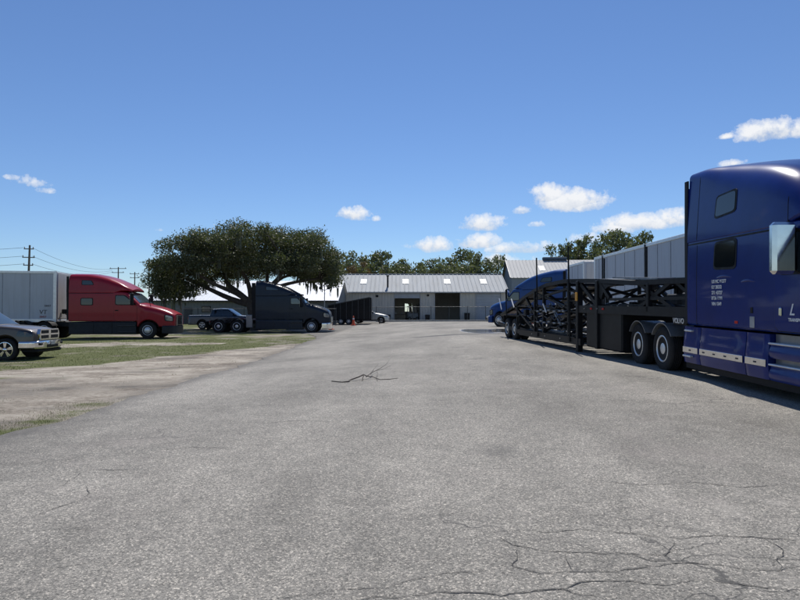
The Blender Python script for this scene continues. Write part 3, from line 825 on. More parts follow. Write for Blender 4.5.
def car_body(name, label, cat, loc, rot, paint, P):
    """pickup / car: lower body lofted with wheel arches, glasshouse on top"""
    root = empty(name, loc, rot, label, cat)
    Lc, W = P['L'], P['W']; ax = P['axles']; tr = P['tyre_r']; AR = tr+.09; low = P.get('low', .38)
    def zb(x):
        for a in ax:
            d = x-a
            if abs(d) < AR: return max(low, tr+math.sqrt(AR*AR-d*d))
        return low
    top = P['top']
    def w(x): return sinterp([(-Lc, W-.06), (-Lc+.3, W), (-1.2, W), (-.45, W-.03), (-.12, W-.12), (0, W-.24)], x)
    B = Body(zb, lambda x: sinterp(top, x), w, lambda x: P.get('rt', .14), tum=.03, bul=.05, crown=.03); B.z0 = .4; B.H0 = .8
    X = [-Lc, 0]
    for i in range(60): X.append(-Lc*i/60)
    for a in ax: X += [a-AR-.01+(2*AR+.02)*(1-math.cos(PI*i/30))/2 for i in range(31)]
    X = sorted(set(round(x, 4) for x in X if -Lc <= x <= 0))
    mb = MB(); B.mesh(mb, 0, 0, xsamples=X); mb.build('body', paint, root, angle=30)
    mb = MB()
    for a in ax: mb.prism(arc(AR-.03, AR-.008, R(-5), R(185), (a, tr), 20), -W+.12, W-.12)
    mb.build('wheel_wells', M['black'], root)
    gh = P['cab']  # ascending x: (x, z) of the glasshouse roof line, ends meet the body
    C = Body(lambda x: P['belt']-.05, lambda x: interp(gh, x), lambda x: W-.07, lambda x: .13, tum=.16, bul=.02, crown=.04); C.z0 = P['belt']; C.H0 = .7
    gx = [g_[0] for g_ in gh]
    Xc = sorted(set([round(lerp(gx[0], gx[-1], i/50), 4) for i in range(51)]+gx))
    mb = MB(); C.mesh(mb, 0, 0, xsamples=Xc); mb.build('cab', paint, root, angle=30)
    (xa_, za_), (xb_, zb_) = gh[-2], gh[-1]
    mb = MB(); C.toppatch(mb, xa_+.06, xb_-.1, W-.38, W-.26, off=.006); mb.build('windshield', M['glass_light'], root)
    for quad in P['side_windows']:
        for sg in (-1, 1):
            mb = MB(); C.patch(mb, quad, sg, .006, .03, 12); mb.build('side_window', M['glass'], root, angle=50)
    if 'seams' in P:
        for sg in (-1, 1):
            mb = MB()
            for x in P['seams']: B.patch(mb, [(x-.006, low+.12), (x+.006, low+.12), (x+.006, P['belt']-.12), (x-.006, P['belt']-.12)], sg, .003, .02, 20, 2, 16)
            mb.build('door_seams', M['seal'], root)
            mb = MB()
            for x in P['seams'][1:]: mb.bbox((x+.2, sg*(B.side(x+.2, P['belt']-.2)+.015), P['belt']-.2), (.18, .025, .035), .008)
            mb.build('door_handles', P.get('handle', paint), root)
    for sg in (-1, 1):
        mb = MB(); x = xb_-.35; mb.bbox((x, sg*(W+.1), P['belt']+.12), (.1, .2, .18), .03); mb.bar((x, sg*(W-.1), P['belt']+.02), (x, sg*(W+.1), P['belt']+.08), .04); mb.build('mirror', P.get('mirror', M['black']), root)
        for a in ax: tyre('wheel', (a, sg*(W-.015), tr), tr, .25, root, sg, P['rim_r'], P.get('rim', M['alu']), 'alloy')
        mb = MB(); z = P['lamp'][1]; B.patch(mb, P['lampquad'], sg, .008, .04, 5); mb.build('headlight', P.get('lampmat', M['lens']), root, angle=50)
        mb = MB(); mb.bbox((-Lc+.02, sg*(W-.16), P['belt']-.25), (.08, .16, .3), .02); mb.build('tail_light', M['red_lens'], root)
    return root, B, C
# ------------------------------------------------------------------ the trucks
# red tractor on the left, hitched to a white box trailer
red, Br, Br2 = truck('semi_truck', 'red sleeper truck parked on the grass, pulling a white box trailer', (-13.7, 37.2, gz(-14, 36)), (0, 0, R(1)), M['red_paint'], dict(
    L=6.15, axle=-1.45, ws_base=(-1.95, 2.12), ws_top=(-2.75, 2.82), cab_top=2.86,
    hood=[(-1.7, 2.07), (-1.0, 1.92), (-.4, 1.72), (0, 1.5)],
    roof=[(-6.15, 3.96), (-5.2, 3.95), (-4.6, 3.88), (-3.9, 3.72), (-3.3, 3.48), (-2.8, 3.2), (-2.5, 3.02)],
    door=(-3.45, -2.1), windows=[([(-5.45, 2.0), (-4.7, 2.0), (-4.7, 2.45), (-5.45, 2.45)], 0), ([(-5.4, 3.22), (-4.65, 3.22), (-4.8, 3.5), (-5.4, 3.52)], 1)],
    rear=[-7.6, -8.95], skirt=M['slate'], trim=M['slate'], bumper=M['slate'], ext=.14, hood_mirror=True, fender=M['black'], rim=M['alu'], lamp_z=1.22, win_top=2.62))
# navy tractor under the oak
navy, Bn, Bn2 = truck('semi_truck', 'dark navy sleeper truck without a trailer, parked in the shade of the oak', (-5.45, 47.7, gz(-8, 47)-.02), (0, 0, 0), M['navy_paint'], dict(
    L=5.75, axle=-1.42, ws_base=(-1.85, 2.3), ws_top=(-2.45, 2.95), cab_top=2.98,
    hood=[(-1.6, 2.26), (-1.0, 2.12), (-.4, 1.9), (-.12, 1.7), (0, 1.35)],
    roof=[(-5.75, 4.1), (-5.3, 4.1), (-4.6, 3.95), (-3.9, 3.76), (-3.3, 3.52), (-2.8, 3.24), (-2.35, 3.0)],
    lamp_dummy=0, door=(-3.1, -1.95), windows=[([(-5.0, 3.3), (-3.9, 3.3), (-4.1, 3.58), (-5.0, 3.62)], 1)], door_glass=M['glass_light'],
    rear=[-7.2, -8.62], skirt=M['navy_paint'], bumper=M['chrome'], ext=.3, rim=M['alu'], win_top=2.72, lamp_z=1.35, grille_w=.42, fender=M['dark_grey']))
mb = MB()
for sg in (-1, 1): mb.bbox((-6.25, sg*1.0, .9), (.5, .3, 1.0), .04)
mb.build('tool_box', M['fender_grey'], navy)
# far blue tractor, nose to the left behind the car carrier
yf = math.atan2(.781, -.625)
far, Bf, Bf2 = truck('semi_truck', 'mid blue sleeper truck seen behind the empty car carrier, nose to the left', (7.3, 45.4, gz(7.5, 43)), (0, 0, yf), M['mid_blue_paint'], dict(
    L=6.9, axle=-1.3, ws_base=(-1.9, 1.98), ws_top=(-2.6, 2.72), cab_top=2.76,
    hood=[(-1.6, 1.95), (-.9, 1.84), (-.3, 1.68), (0, 1.45)],
    roof=[(-6.9, 3.98), (-6.3, 3.98), (-5.4, 3.88), (-4.6, 3.74), (-3.8, 3.5), (-3.1, 3.15), (-2.5, 2.86)],
    door=(-3.3, -2.05), windows=[([(-5.8, 1.95), (-5.1, 1.95), (-5.1, 2.4), (-5.8, 2.4)], 0), ([(-6.0, 3.1), (-5.0, 3.1), (-5.2, 3.4), (-6.0, 3.42)], 1)],
    rear=[-7.7, -9.0], bumper=M['mid_blue_paint'], win_top=2.5, door_glass=M['glass_light'], mirror_out=.1, lamp_z=1.05, visor=M['mid_blue_paint']))
# the near blue tractor on the right edge
NX, NY = 5.93+1.2, 12.42-6.4
pit = math.atan(.28/13)
PN = dict(
    L=6.4, axle=-1.35, ws_base=(-2.0, 2.1), ws_top=(-2.75, 2.84), cab_top=2.87, cab_bot=1.1,
    hood=[(-1.7, 2.07), (-1.0, 1.95), (-.4, 1.75), (0, 1.5)],
    roof=[(-6.4, 4.28), (-6.0, 4.29), (-5.2, 4.2), (-4.4, 4.06), (-3.7, 3.88), (-3.2, 3.66), (-2.8, 3.3), (-2.45, 3.05)],
    roof_rt=[(-6.4, .12), (-5.9, .22), (-5.2, .4), (-4.4, .5), (-3.0, .5), (-2.45, .15)], roof_tum=.05, handle_z=1.43, handle_d=(.06, .03, .13), mirror_w=.36, mirror_mat=M['chrome'],
    door=(-3.5, -2.15), windows=[([(-5.38, 2.18), (-4.6, 2.16), (-4.58, 2.72), (-5.34, 2.7)], 0), ([(-5.36, 3.13), (-4.62, 3.18), (-4.6, 3.6), (-5.3, 3.56)], 1)],
    rear=[-7.56, -8.93], ext=.13, ext_mat=M['black'], rim=M['alu'], fender=M['fender_grey'], skirt_custom=True, bumper=M['blue_paint'], mirror_x=-3.0, mirror_z=(2.0, 2.78), mirror_out=.2, win_top=2.68, handle=M['chrome'], fender_arc=(R(32), R(150)))
near, Bv, Bv2 = truck('semi_truck', 'large royal blue sleeper truck at the right edge with the car carrier hitched behind', (NX, NY, gz(6, NY)), (0, pit, R(-90)), M['blue_paint'], PN)
# side fairings, chrome strip, steps of the near truck
BPL = {}
for sg in (-1, 1):
    def side_panel(x0, x1, z0, z1, name='chassis_fairing', bulge=.03):
        q = MB(); nx, nz = 10, 8; vs = []
        for i in range(nx):
            for j in range(nz):
                u, v_ = i/(nx-1), j/(nz-1)
                y = 1.165 + bulge*math.sin(PI*min(1, v_*1.15+.05))
                e = min(u, 1-u)*(x1-x0); y -= .02*max(0, 1-abs(e)/.03)
                vs.append((lerp(x0, x1, u), sg*y, lerp(z0, z1, v_)))
        n0 = len(vs); vs += [(p[0], sg*.95, p[2]) for p in vs]
        fs = [(i*nz+j, i*nz+j+1, (i+1)*nz+j+1, (i+1)*nz+j) for i in range(nx-1) for j in range(nz-1)]
        rg = list(range(nz)) + [i*nz+nz-1 for i in range(1, nx)] + [(nx-1)*nz+j for j in range(nz-2, -1, -1)] + [i*nz for i in range(nx-2, 0, -1)]
        fs += [(rg[i], rg[(i+1) % len(rg)], n0+rg[(i+1) % len(rg)], n0+rg[i]) for i in range(len(rg))]
        q.add(vs, fs); return q.build(name, M['blue_paint'], near, angle=40)
    xs4 = [(-6.62, -5.95), (-5.93, -4.38), (-4.36, -3.72)]
    fairs = [side_panel(a, b_, .32, 1.06) for a, b_ in xs4]
    fairs.append(side_panel(-3.70, -2.05, .32, .56)); fairs.append(side_panel(-3.70, -2.05, .68, .9))
    q = MB(); q.span((-3.7, sg*.9, .5), (-2.05, sg*1.06, 1.06)); q.build('step_recess', M['fender_grey'], near)
    for zz in (.575, .915):
        q = MB(); q.bbox((-2.88, sg*1.13, zz), (1.6, .15, .03), .01); q.build('step', M['alu'], near)
    for i, (a, b_) in enumerate(xs4):
        q = MB(); q.bbox(((a+b_)/2, sg*1.197, .585), (b_-a-.06, .014, .12), .004); st = q.build('bright_strip', M['chrome'], fairs[i])
        q = MB(); n_ = max(1, int((b_-a)/.36))
        for k in range(n_): q.bbox((lerp(a, b_, (k+.5)/n_), sg*1.206, .583), (.075, .012, .028), .004)
        q.build('marker_light', M['ink'], fairs[i])
    q = MB(); q.bbox((-6.35, sg*1.17, .98), (.3, .1, .04), .01); q.bbox((-6.35, sg*1.19, .46), (.32, .12, .04), .01); q.build('grab_step', M['alu'], near)
    q = MB(); q.span((-6.6, sg*1.05, .2), (-2.1, sg*1.12, .315)); q.build('skirt_rubber', M['black'], near)
    # body-colour extender between sleeper side and black edge
    q = MB(); q.prism([(-6.402, 1.12), (-6.49, 1.12), (-6.49, 3.78), (-6.402, 3.9)], sg*1.13, sg*1.185); q.build('sleeper_trim', M['blue_paint'], near)
    # small fittings on the sleeper side
    def bit(x, z, dx, dz, mat, name, t=.012):
        q = MB(); q.bbox((x, sg*(Bv.side(x, z)+.004), z), (dx, t, dz), min(.01, dz*.3)); return q.build(name, M[mat] if isinstance(mat, str) else mat, near)
    bit(-4.12, 1.24, .13, .19, 'galv', 'access_plate'); bit(-4.13, 1.44, .07, .1, 'seal', 'latch'); bit(-4.6, 1.22, .1, .05, 'red_lens', 'marker_lamp')
    pass
    # pressed flutes above the lettering
    for (xc, zc_, wd) in ((-5.0, 2.0, .75), (-4.25, 1.9, .6)):
        q = MB(); q.tube([(xc+wd*t, sg*(Bv.side(xc, zc_)-.012), zc_+.05*math.cos(PI*t)) for t in [(-.5+i/12) for i in range(13)]], [.03*math.sin(PI*max(.06, min(.94, i/12))) for i in range(13)], 8)
        q.build('pressed_flute', M['blue_paint'], near)
for sg in (-1, 1):
    q = MB(); Bv2.patch(q, [(-6.02, 2.8), (-6.005, 2.8), (-5.945, 4.05), (-5.96, 4.05)], sg, .003, .03, 30, 3)
    Bv2.patch(q, [(-3.23, 2.8), (-3.22, 2.8), (-3.24, 3.5), (-3.25, 3.5)], sg, .003, .03, 30, 3)
    Bv.patch(q, [(-6.02, 1.12), (-6.005, 1.12), (-6.005, 2.7), (-6.02, 2.7)], sg, .003, .03, 30, 3); q.build('panel_seams', M['seal'], near)
    q = MB()
    for z in [1.2+.16*i for i in range(10)]: q.lathe([(.011, 0), (.008, .006), (0, .007)], (-6.3, sg*(Bv.side(-6.3, z)), z), 'y', 8, sg)
    for x in [-6.2+.2*i for i in range(12)]: q.lathe([(.010, 0), (.007, .006), (0, .007)], (x, sg*(Bv.side(x, 1.16)), 1.16), 'y', 8, sg)
    q.build('rivets', M['blue_paint'], near)
lines = ['A MC 30677', 'KY 30322', 'CT 43757', 'IR 66898', 'GVW 80']
for i, t_ in enumerate(['US MC 86277', 'KY 20332', '271 43727', 'IFTA 6988', 'VIN 6548']):
    z = 1.93-i*.105; x = -5.42; text_mesh(t_, .088, M['white'], 'lettering', near, (x, -(Bv.side(x, z)+.006), z), (1, 0, 0), (0, 0, 1), bold=.0025)
text_mesh('L', .25, M['white'], 'lettering', near, (-3.14, -(Bv.side(-3.1, 1.45)+.014), 1.385), (1, 0, 0), (0, 0, 1), shear=.35, bold=.002)
text_mesh('TRANSPORT', .07, M['white'], 'lettering', near, (-3.16, -(Bv.side(-3.1, 1.3)+.014), 1.29), (1, 0, 0), (0, 0, 1), bold=.002)
# dark plate with chrome letters behind the sleeper, low over the frame
mb = MB(); mb.box((-6.8, 0, 1.085), (.6, 2.3, .02)); mb.bbox((-6.78, -1.17, 1.165), (.62, .03, .15), .01); bp = mb.build('deck_plate', M['black'], near)
text_mesh('VOLVO', .15, M['alu'], 'lettering', near, (-7.07, -1.19, 1.115), (1, 0, 0), (0, 0, 1), bold=.004)
mb = MB(); mb.tube([(-6.5, -.3, 1.6), (-6.9, -.35, 1.35), (-7.3, -.2, 1.5), (-7.8, -.1, 1.45)], .025); mb.tube([(-6.5, -.2, 1.7), (-6.9, -.2, 1.3), (-7.4, -.1, 1.42), (-7.8, .0, 1.5)], .02); mb.build('air_lines', M['red_lens'], near)

# ------------------------------------------------------------------ box trailers
def box_trailer(name, label, loc, yaw, Ln, H0, H1, front=True, wheels=True, dark=(), group=None, pitch=0, seam=1.22, roofrail=M['alu']):
    """local x forward, 0 = front wall; width 2.6"""
    t = empty(name, loc, (0, pitch, yaw), label, 'trailer', group); W = 1.3
    mb = MB(); mb.bbox((-Ln/2, 0, (H0+H1)/2), (Ln-.02, 2*W-.02, H1-H0-.04), .02); mb.build('box', M['trailer_white'], t)
    mb = MB()
    for sg in (-1, 1):
        x = -seam
        while x > -Ln+.2: mb.box((x, sg*(W-.006), (H0+H1)/2), (.035, .02, H1-H0-.3)); x -= seam
    mb.build('side_seams', M['trailer_seam'], t)
    mb = MB()
    for sg in (-1, 1):
        mb.bbox((-Ln/2, sg*W, H1-.06), (Ln, .05, .14), .012); mb.bbox((-Ln/2, sg*W, H0+.08), (Ln, .05, .2), .012)
    mb.build('rails', roofrail, t)
    mb = MB()
    for sg in (-1, 1):
        for x in (-.1, -Ln+.1): mb.bbox((x, sg*(W+.002), (H0+H1)/2), (.2, .045, H1-H0-.05), .012)
    mb.build('corner_posts', M['alu'], t)
    mb = MB(); mb.bbox((.005, 0, (H0+H1)/2+.05), (.03, 2*W-.3, H1-H0-.3), .01); mb.build('front_panel', M['trailer_white2'], t)
    for x in dark:
        mb = MB(); mb.box((x, W+.03, (H0+H1)/2), (.09, .04, H1-H0-.02)); mb.box((x, -W-.03, (H0+H1)/2), (.09, .04, H1-H0-.02)); mb.build('dark_strap', M['seal'], t)
    mb = MB()
    for k in range(int(Ln/.6)): mb.box((-.3-k*.6, 0, H0-.06), (.08, 2.4, .1))
    mb.build('floor_beams', M['dark_grey'], t)
    if wheels:
        for sg in (-1, 1):
            mb = MB(); mb.bbox((-2.6, sg*.9, H0/2), (.14, .14, H0-.1), .02); mb.box((-2.6, sg*.9, .03), (.3, .3, .04)); mb.build('landing_leg', M['dark_grey'], t)
            for x in (-Ln+1.6, -Ln+2.9): tyre('wheel', (x, sg*1.27, .5), .5, .27, t, sg, .29, M['alu'], 'dish')
        mb = MB(); mb.box((-Ln+2.2, 0, .75), (2.6, 1.1, .2)); mb.box((-Ln+1.6, 0, .5), (.14, 2, .14)); mb.box((-Ln+2.9, 0, .5), (.14, 2, .14)); mb.build('bogie', M['dark_grey'], t)
    return t
ya = R(9); fw = Vector((math.cos(ya), math.sin(ya), 0)); lf = Vector((-math.sin(ya), math.cos(ya), 0))
nose = Vector((-20.95, 36.6, 0)) + lf*1.3
tl = box_trailer('box_trailer', 'long white box trailer on the left, hitched to the red truck', (nose.x, nose.y, -.02), ya, 14.5, 1.02, 4.1, dark=(), seam=1.52)
mb = MB(); mb.bbox((.2, -.55, 1.65), (.3, .25, .3), .04); mb.tube([(.15, -.3, 1.5), (.5, -.35, 1.2), (.9, -.2, 1.4)], .03); mb.build('air_coupling', M['black'], tl)
mb = MB(); mb.bbox((.02, 0, 1.08), (.06, 2.4, .12), .02); mb.build('front_sill', M['alu'], tl)
text_mesh('VT', .36, M['ink'], 'lettering', tl, (-.98, -1.302, 1.5), (1, 0, 0), (0, 0, 1), shear=.1)
text_mesh('53417', .14, M['ink'], 'lettering', tl, (-.68, -1.302, 1.95), (1, 0, 0), (0, 0, 1), bold=.004)
text_mesh('53417', .15, M['red_ink'], 'lettering', tl, (-.95, -1.302, 1.28), (1, 0, 0), (0, 0, 1), bold=.004)
text_mesh('53417', .2, M['ink'], 'lettering', tl, (.024, .25, 2.2), (0, 1, 0), (0, 0, 1), bold=.004)
# right: long trailer standing behind the car carrier (heading towards the photo), short box behind it
tr_ = box_trailer('box_trailer', 'long pale box trailer with black straps behind the car carrier on the right', (10.7+1.3, 17.6, gz(12, 25)-.05), R(-90), 15.4, 1.15, 4.14, dark=(-14.0, -8.5), pitch=R(0.2))
b2 = box_trailer('box_trailer', 'short pale box trailer end showing between the blue truck and the long trailer', (10.75+1.3, 35.0, gz(12, 36)), R(-90), 3.4, 1.15, 4.05, wheels=False)

# ------------------------------------------------------------------ empty car carrier
hx, hy = 5.93, 13.0; hyaw = math.atan(1.2/13); hp = math.atan(.0131)
ch = empty('car_carrier_trailer', (hx, hy, .28), (hp, 0, hyaw), 'empty black two deck car carrier trailer hitched behind the royal blue truck', 'trailer')
SB = M['steel_black']; WD = 2.5
def HB(name, mat, fn, parent=ch, **k):
    q = MB(); fn(q); return q.build(name, mat, parent, **k)
for X in (0.0, WD):
    sgn = 1 if X == 0 else -1
    HB('lower_rail', SB, lambda q: (q.bar((X+.06*sgn, 5.2, .34), (X+.06*sgn, 11.6, .34), .12, .2), q.bar((X+.06*sgn, 11.6, .36), (X+.06*sgn, 14.9, .62), .12, .16), q.box((X+.0, 8.6, .45), (.05, 6.0, .03))))
    HB('gooseneck_rail', SB, lambda q: (q.bar((X+.08*sgn, -.9, 1.32), (X+.08*sgn, 5.4, 1.34), .14, .22), q.bar((X+.08*sgn, -.9, 1.62), (X+.08*sgn, 3.3, 1.62), .07, .07)))
    ud = [(-1.0, 1.98), (2.0, 2.02), (3.9, 2.14), (5.3, 2.2), (6.6, 2.24), (8.3, 2.18), (9.6, 2.02), (11.2, 1.72), (12.7, 1.35), (14.6, 1.0)]
    HB('upper_deck_rail', SB, lambda q: [q.bar((X+.1*sgn, a[0], a[1]), (X+.1*sgn, b_[0], b_[1]), .16, .12) for a, b_ in zip(ud, ud[1:])])
    HB('upper_deck_tread', M['steel_grey'], lambda q: [q.bar((X+.42*sgn, lerp(a[0], b_[0], .03), a[1]+.05), (X+.42*sgn, lerp(a[0], b_[0], .97), b_[1]+.05), .5, .03) for a, b_ in zip(ud[:-1], ud[1:])])
    HB('lower_deck_tread', M['dark_grey'], lambda q: (q.box((X+.45*sgn, 8.4, .47), (.5, 6.0, .03)), q.box((X+.45*sgn, 2.2, 1.47), (.5, 6.0, .03))))
    for (y, z0, z1, w_) in ((6.0, .3, 3.33, .055), (9.15, .3, 3.2, .055), (13.4, .9, 2.12, .05)):
        HB('guide_mast', SB, lambda q: q.tube([(X-.02*sgn, y, z0), (X-.05*sgn, y+.05, z1)], w_/2, 8))
    for (y, z0, z1, w_) in ((1.2, 1.3, 2.0, .12), (4.05, .22, 2.16, .16), (5.45, -.0, 2.2, .17), (6.3, .3, 2.3, .1), (8.7, .4, 2.1, .11), (9.7, .4, 1.98, .11), (12.0, .5, 1.5, .1)):
        HB('post', SB, lambda q: q.bbox((X+.07*sgn, y, (z0+z1)/2), (w_, w_, z1-z0), .015))
    HB('braces', SB, lambda q: (q.bar((X+.08*sgn, 5.3, 2.1), (X+.08*sgn, 4.2, 1.5), .08, .12), q.bar((X+.08*sgn, 4.0, 2.15), (X+.08*sgn, 3.3, 1.65), .1), q.bar((X+.08*sgn, 11.6, .5), (X+.08*sgn, 9.8, .4), .09),
        q.bar((X+.08*sgn, 12.3, 1.35), (X+.08*sgn, 9.8, .5), .09), q.bar((X+.08*sgn, 8.7, .5), (X+.08*sgn, 10.9, 1.75), .08), q.bar((X+.08*sgn, 9.6, 1.7), (X+.08*sgn, 6.3, 2.0), .07), q.bar((X+.08*sgn, 9.6, 1.45), (X+.08*sgn, 6.3, 1.2), .06), q.bar((X+.08*sgn, 6.3, 1.35), (X+.08*sgn, 9.6, 1.9), .06),
        q.bar((X+.1*sgn, .2, 1.4), (X+.1*sgn, 1.7, 2.0), .09), q.bar((X+.1*sgn, 1.7, 1.4), (X+.1*sgn, .2, 2.0), .09), q.bar((X+.1*sgn, -1.0, 1.4), (X+.1*sgn, .1, 2.0), .08)))
    # curved gusset like on the gooseneck front
    HB('gusset', SB, lambda q: q.prism([(3.0, 2.0), (4.0, 2.08), (3.95, 1.7), (3.8, 1.62), (3.65, 1.85), (3.4, 1.96)], X+.04*sgn, X+.12*sgn, axis='x'))
    HB('tie_rail', SB, lambda q: [q.bar((X+.0*sgn, 6.3, z), (X+.0*sgn, 9.7, z), .04) for z in (.85, 1.25)])
    HB('ladder', SB, lambda q: [q.bar((X+.03*sgn, 5.5, z), (X+.03*sgn, 6.2, z), .045) for z in (.55, .9, 1.25, 1.6, 1.9)])
    HB('strap', M['white'], lambda q: [q.bar((X-.04*sgn, a[0], a[1]), (X-.04*sgn, b_[0], b_[1]), .03, .05) for a, b_ in (((14.6, 1.75), (14.2, 1.25)), ((12.6, 1.7), (12.2, 1.35)), ((8.5, 1.5), (8.15, 1.2)))])
    HB('ratchets', M['steel_grey'], lambda q: [q.bbox((X-.03*sgn, 6.5+i*.45+.1*math.sin(i*5), z+.04*math.sin(i*3)), (.06, .22, .06), .01) for i in range(7) for z in (.86, 1.26)])
    HB('reflector', M['amber'], lambda q: q.bbox((X-.035*sgn, 5.42, 1.72), (.03, .16, .26), .01))
    HB('marker_lights', M['red_lens'], lambda q: [q.bbox((X-.0*sgn, y, 1.36), (.03, .1, .06), .01) for y in (3.6, 4.4)])
    HB('clearance_lights', M['lens'], lambda q: [q.bbox((X-.0*sgn, y, z), (.03, .07, .05), .01) for y, z in ((4.0, 1.36), (4.9, 1.36), (6.9, .36), (8.4, .36), (9.9, .36))])
    for y in (12.35, 13.45):
        tyre('wheel', (X, y, .43), .43, .24, ch, 1, .22, M['alu'], 'dish') if False else None
mt = None
# wheels: built along the side (axis x) by turning the wheel builder a quarter
for y in (12.3, 13.4):
    for X, s_ in ((0, 1), (WD, -1)):
        t_ = tyre('wheel', (0, 0, 0), .44, .25, ch, 1, .24, M['alu'], 'dish', True)
        t_.location = (X, y, .44); t_.rotation_euler = (0, 0, R(90) if s_ == 1 else R(-90))
HB('axles', M['dark_grey'], lambda q: [q.tube([(.1, y, .44), (WD-.1, y, .44)], .07, 12) for y in (12.3, 13.4)])
for X in (.0, WD-.62): HB('mudguard', SB, lambda q: [q.box((X+.31, 12.85, 1.0), (.6, 2.3, .04)), q.box((X+.31, 11.68, .86), (.6, .04, .3)), q.box((X+.31, 14.02, .86), (.6, .04, .3))])
# belly box under the gooseneck and cross members
HB('belly_box', SB, lambda q: (q.bbox((WD/2, 3.75, .77), (WD-.12, 2.3, 1.08), .04),))
HB('cross_members', SB, lambda q: [q.bar((.08, y, z), (WD-.08, y, z), .1, .08) for y, z in [(5.3+i*.9, .36) for i in range(8)] + [(i*1.2-.6, 1.3) for i in range(6)] + [(a[0], a[1]-.02) for a in ud] + [(7.4, 2.16), (.5, 1.96), (3.0, 2.04)]])
HB('kingpin_plate', M['dark_grey'], lambda q: q.bbox((WD/2, -1.0, 1.24), (1.6, 1.6, .08), .02))
HB('hydraulic_box', M['dark_grey'], lambda q: (q.bbox((1.9, 1.6, 1.62), (.7, 1.5, .34), .03), q.lathe([(0, 0), (.06, 0), (.06, .12), (0, .13)], (1.8, 1.3, 1.79), 'z', 12), q.bbox((2.0, 3.2, 1.62), (.5, .5, .3), .03)))
HB('loading_ramps', M['steel_grey'], lambda q: (q.box((.5, 7.6, .52), (.45, 3.4, .05)), q.box((2.0, 7.6, .52), (.45, 3.4, .05)), q.bar((.5, 1.2, 2.1), (.5, 3.6, 2.22), .45, .04), q.bar((2.0, .4, 2.1), (2.0, 3.2, 2.2), .45, .04)))
rs = random.Random(5)
HB('chains', M['dark_grey'], lambda q: [q.tube([(X, y, z), (X+.02, y+.3, z-.12*rs.random()), (X, y+.6, z+.1*rs.random()-.05)], .025, 5) for X in (.05, WD-.05) for y in (6.6, 7.3, 8.0, 10.0, 10.8, 11.6) for z in (.7, 1.05, 1.45)])
HB('deck_hinges', SB, lambda q: [q.bbox((X, 5.8+i*.75, zz), (.18, .3, .16), .03) for X in (.15, WD-.15) for i in range(8) for zz in (.95+.3*math.sin(i*2.1), 1.55-.06*i)])
HB('cross_braces', SB, lambda q: [q.bar((.1, y, z0), (WD-.1, y+dy, z1), .08) for y, z0, dy, z1 in ((6.3, .5, 0, 2.0), (6.3, 2.0, 0, .5), (8.7, .5, .1, 1.9), (8.7, 1.9, .1, .5), (9.8, .9, .3, .9), (7.4, 1.2, .6, 1.5), (11, .8, .5, 1.4), (4.1, 1.4, 0, 2.0), (4.1, 2.0, 0, 1.4))])
HB('hydraulic_ram', M['fender_grey'], lambda q: [q.tube([(X, 7.0, .55), (X, 8.4, 1.5)], .05, 8) for X in (.2, WD-.2)])
HB('inner_ramp', M['dark_grey'], lambda q: [q.bar((X, 6.4, 1.2), (X, 11.4, .75), .42, .05) for X in (.45, WD-.45)])
HB('tail_light', M['red_lens'], lambda q: q.box((WD/2, 14.95, .62), (1.6, .04, .08)))

# ------------------------------------------------------------------ pickups and cars
def at_wheel(yaw, wx, wy, X, Y):
    c, s_ = math.cos(yaw), math.sin(yaw); return (X-(wx*c-wy*s_), Y-(wx*s_+wy*c))
yw = R(4); PX, PY = at_wheel(yw, -.98, -.98, -13.95, 21.2)
pk, Bp, Cp = car_body('pickup_truck', 'grey brown pickup with chrome grille and bumper at the left edge', 'pickup', (PX, PY, gz(PX, PY)-.04), (0, 0, yw), M['brown_paint'], dict(
    L=5.9, W=1.0, axles=(-.98, -4.6), tyre_r=.41, rim_r=.27, low=.42, belt=1.22, rt=.12, rim=M['chrome'], mirror=M['black'],
    top=[(-5.9, 1.32), (-3.95, 1.34), (-1.7, 1.3), (-1.35, 1.29), (-.7, 1.24), (-.3, 1.17), (-.06, 1.06), (0, .98)],
    cab=[(-3.95, 1.2), (-3.75, 1.88), (-3.0, 1.95), (-2.35, 1.92), (-1.35, 1.24)],
    side_windows=[[(-3.6, 1.3), (-2.85, 1.3), (-2.85, 1.76), (-3.5, 1.74)], [(-2.77, 1.3), (-1.8, 1.3), (-2.35, 1.76), (-2.77, 1.77)]],
    seams=[-3.9, -2.81, -1.6], lamp=(-.2, .95), lampquad=[(-.62, .88), (-.1, .86), (-.12, 1.06), (-.55, 1.1)], lampmat=M['glass']))
mb = MB(); mb.prism([(-.66, .74), (.66, .74), (.7, .95), (.62, 1.13), (-.62, 1.13), (-.7, .95)], -.05, .07, axis='x'); gr = mb.build('grille', M['chrome'], pk, angle=30)
mb = MB()
for sy in (-1, 1):
    for z in (.85, 1.03): mb.bbox((.074, sy*.34, z), (.02, .5, .125), .02)
mb.build('grille_openings', M['seal'], gr)
Bb = Body(lambda x: .44, lambda x: .72, lambda x: sinterp([(-.55, 1.01), (-.2, .99), (.0, .93), (.12, .75), (.17, .5)], x), lambda x: .07, bul=0, crown=.01)
mb = MB(); Bb.mesh(mb, -.5, .17, n=14, nt=3); bmp = mb.build('front_bumper', M['chrome'], pk, angle=40)
mb = MB(); mb.bbox((.17, 0, .52), (.03, .8, .12), .01)
for sy in (-1, 1): mb.bbox((.125, sy*.72, .6), (.05, .2, .09), .02)
mb.build('bumper_openings', M['seal'], bmp)
mb = MB(); mb.bbox((.187, 0, .62), (.01, .3, .13), .004); mb.build('number_plate', M['galv'], bmp)
mb = MB(); mb.bbox((-.2, 0, .36), (.6, 1.7, .12), .04); mb.build('air_dam', M['black'], pk)
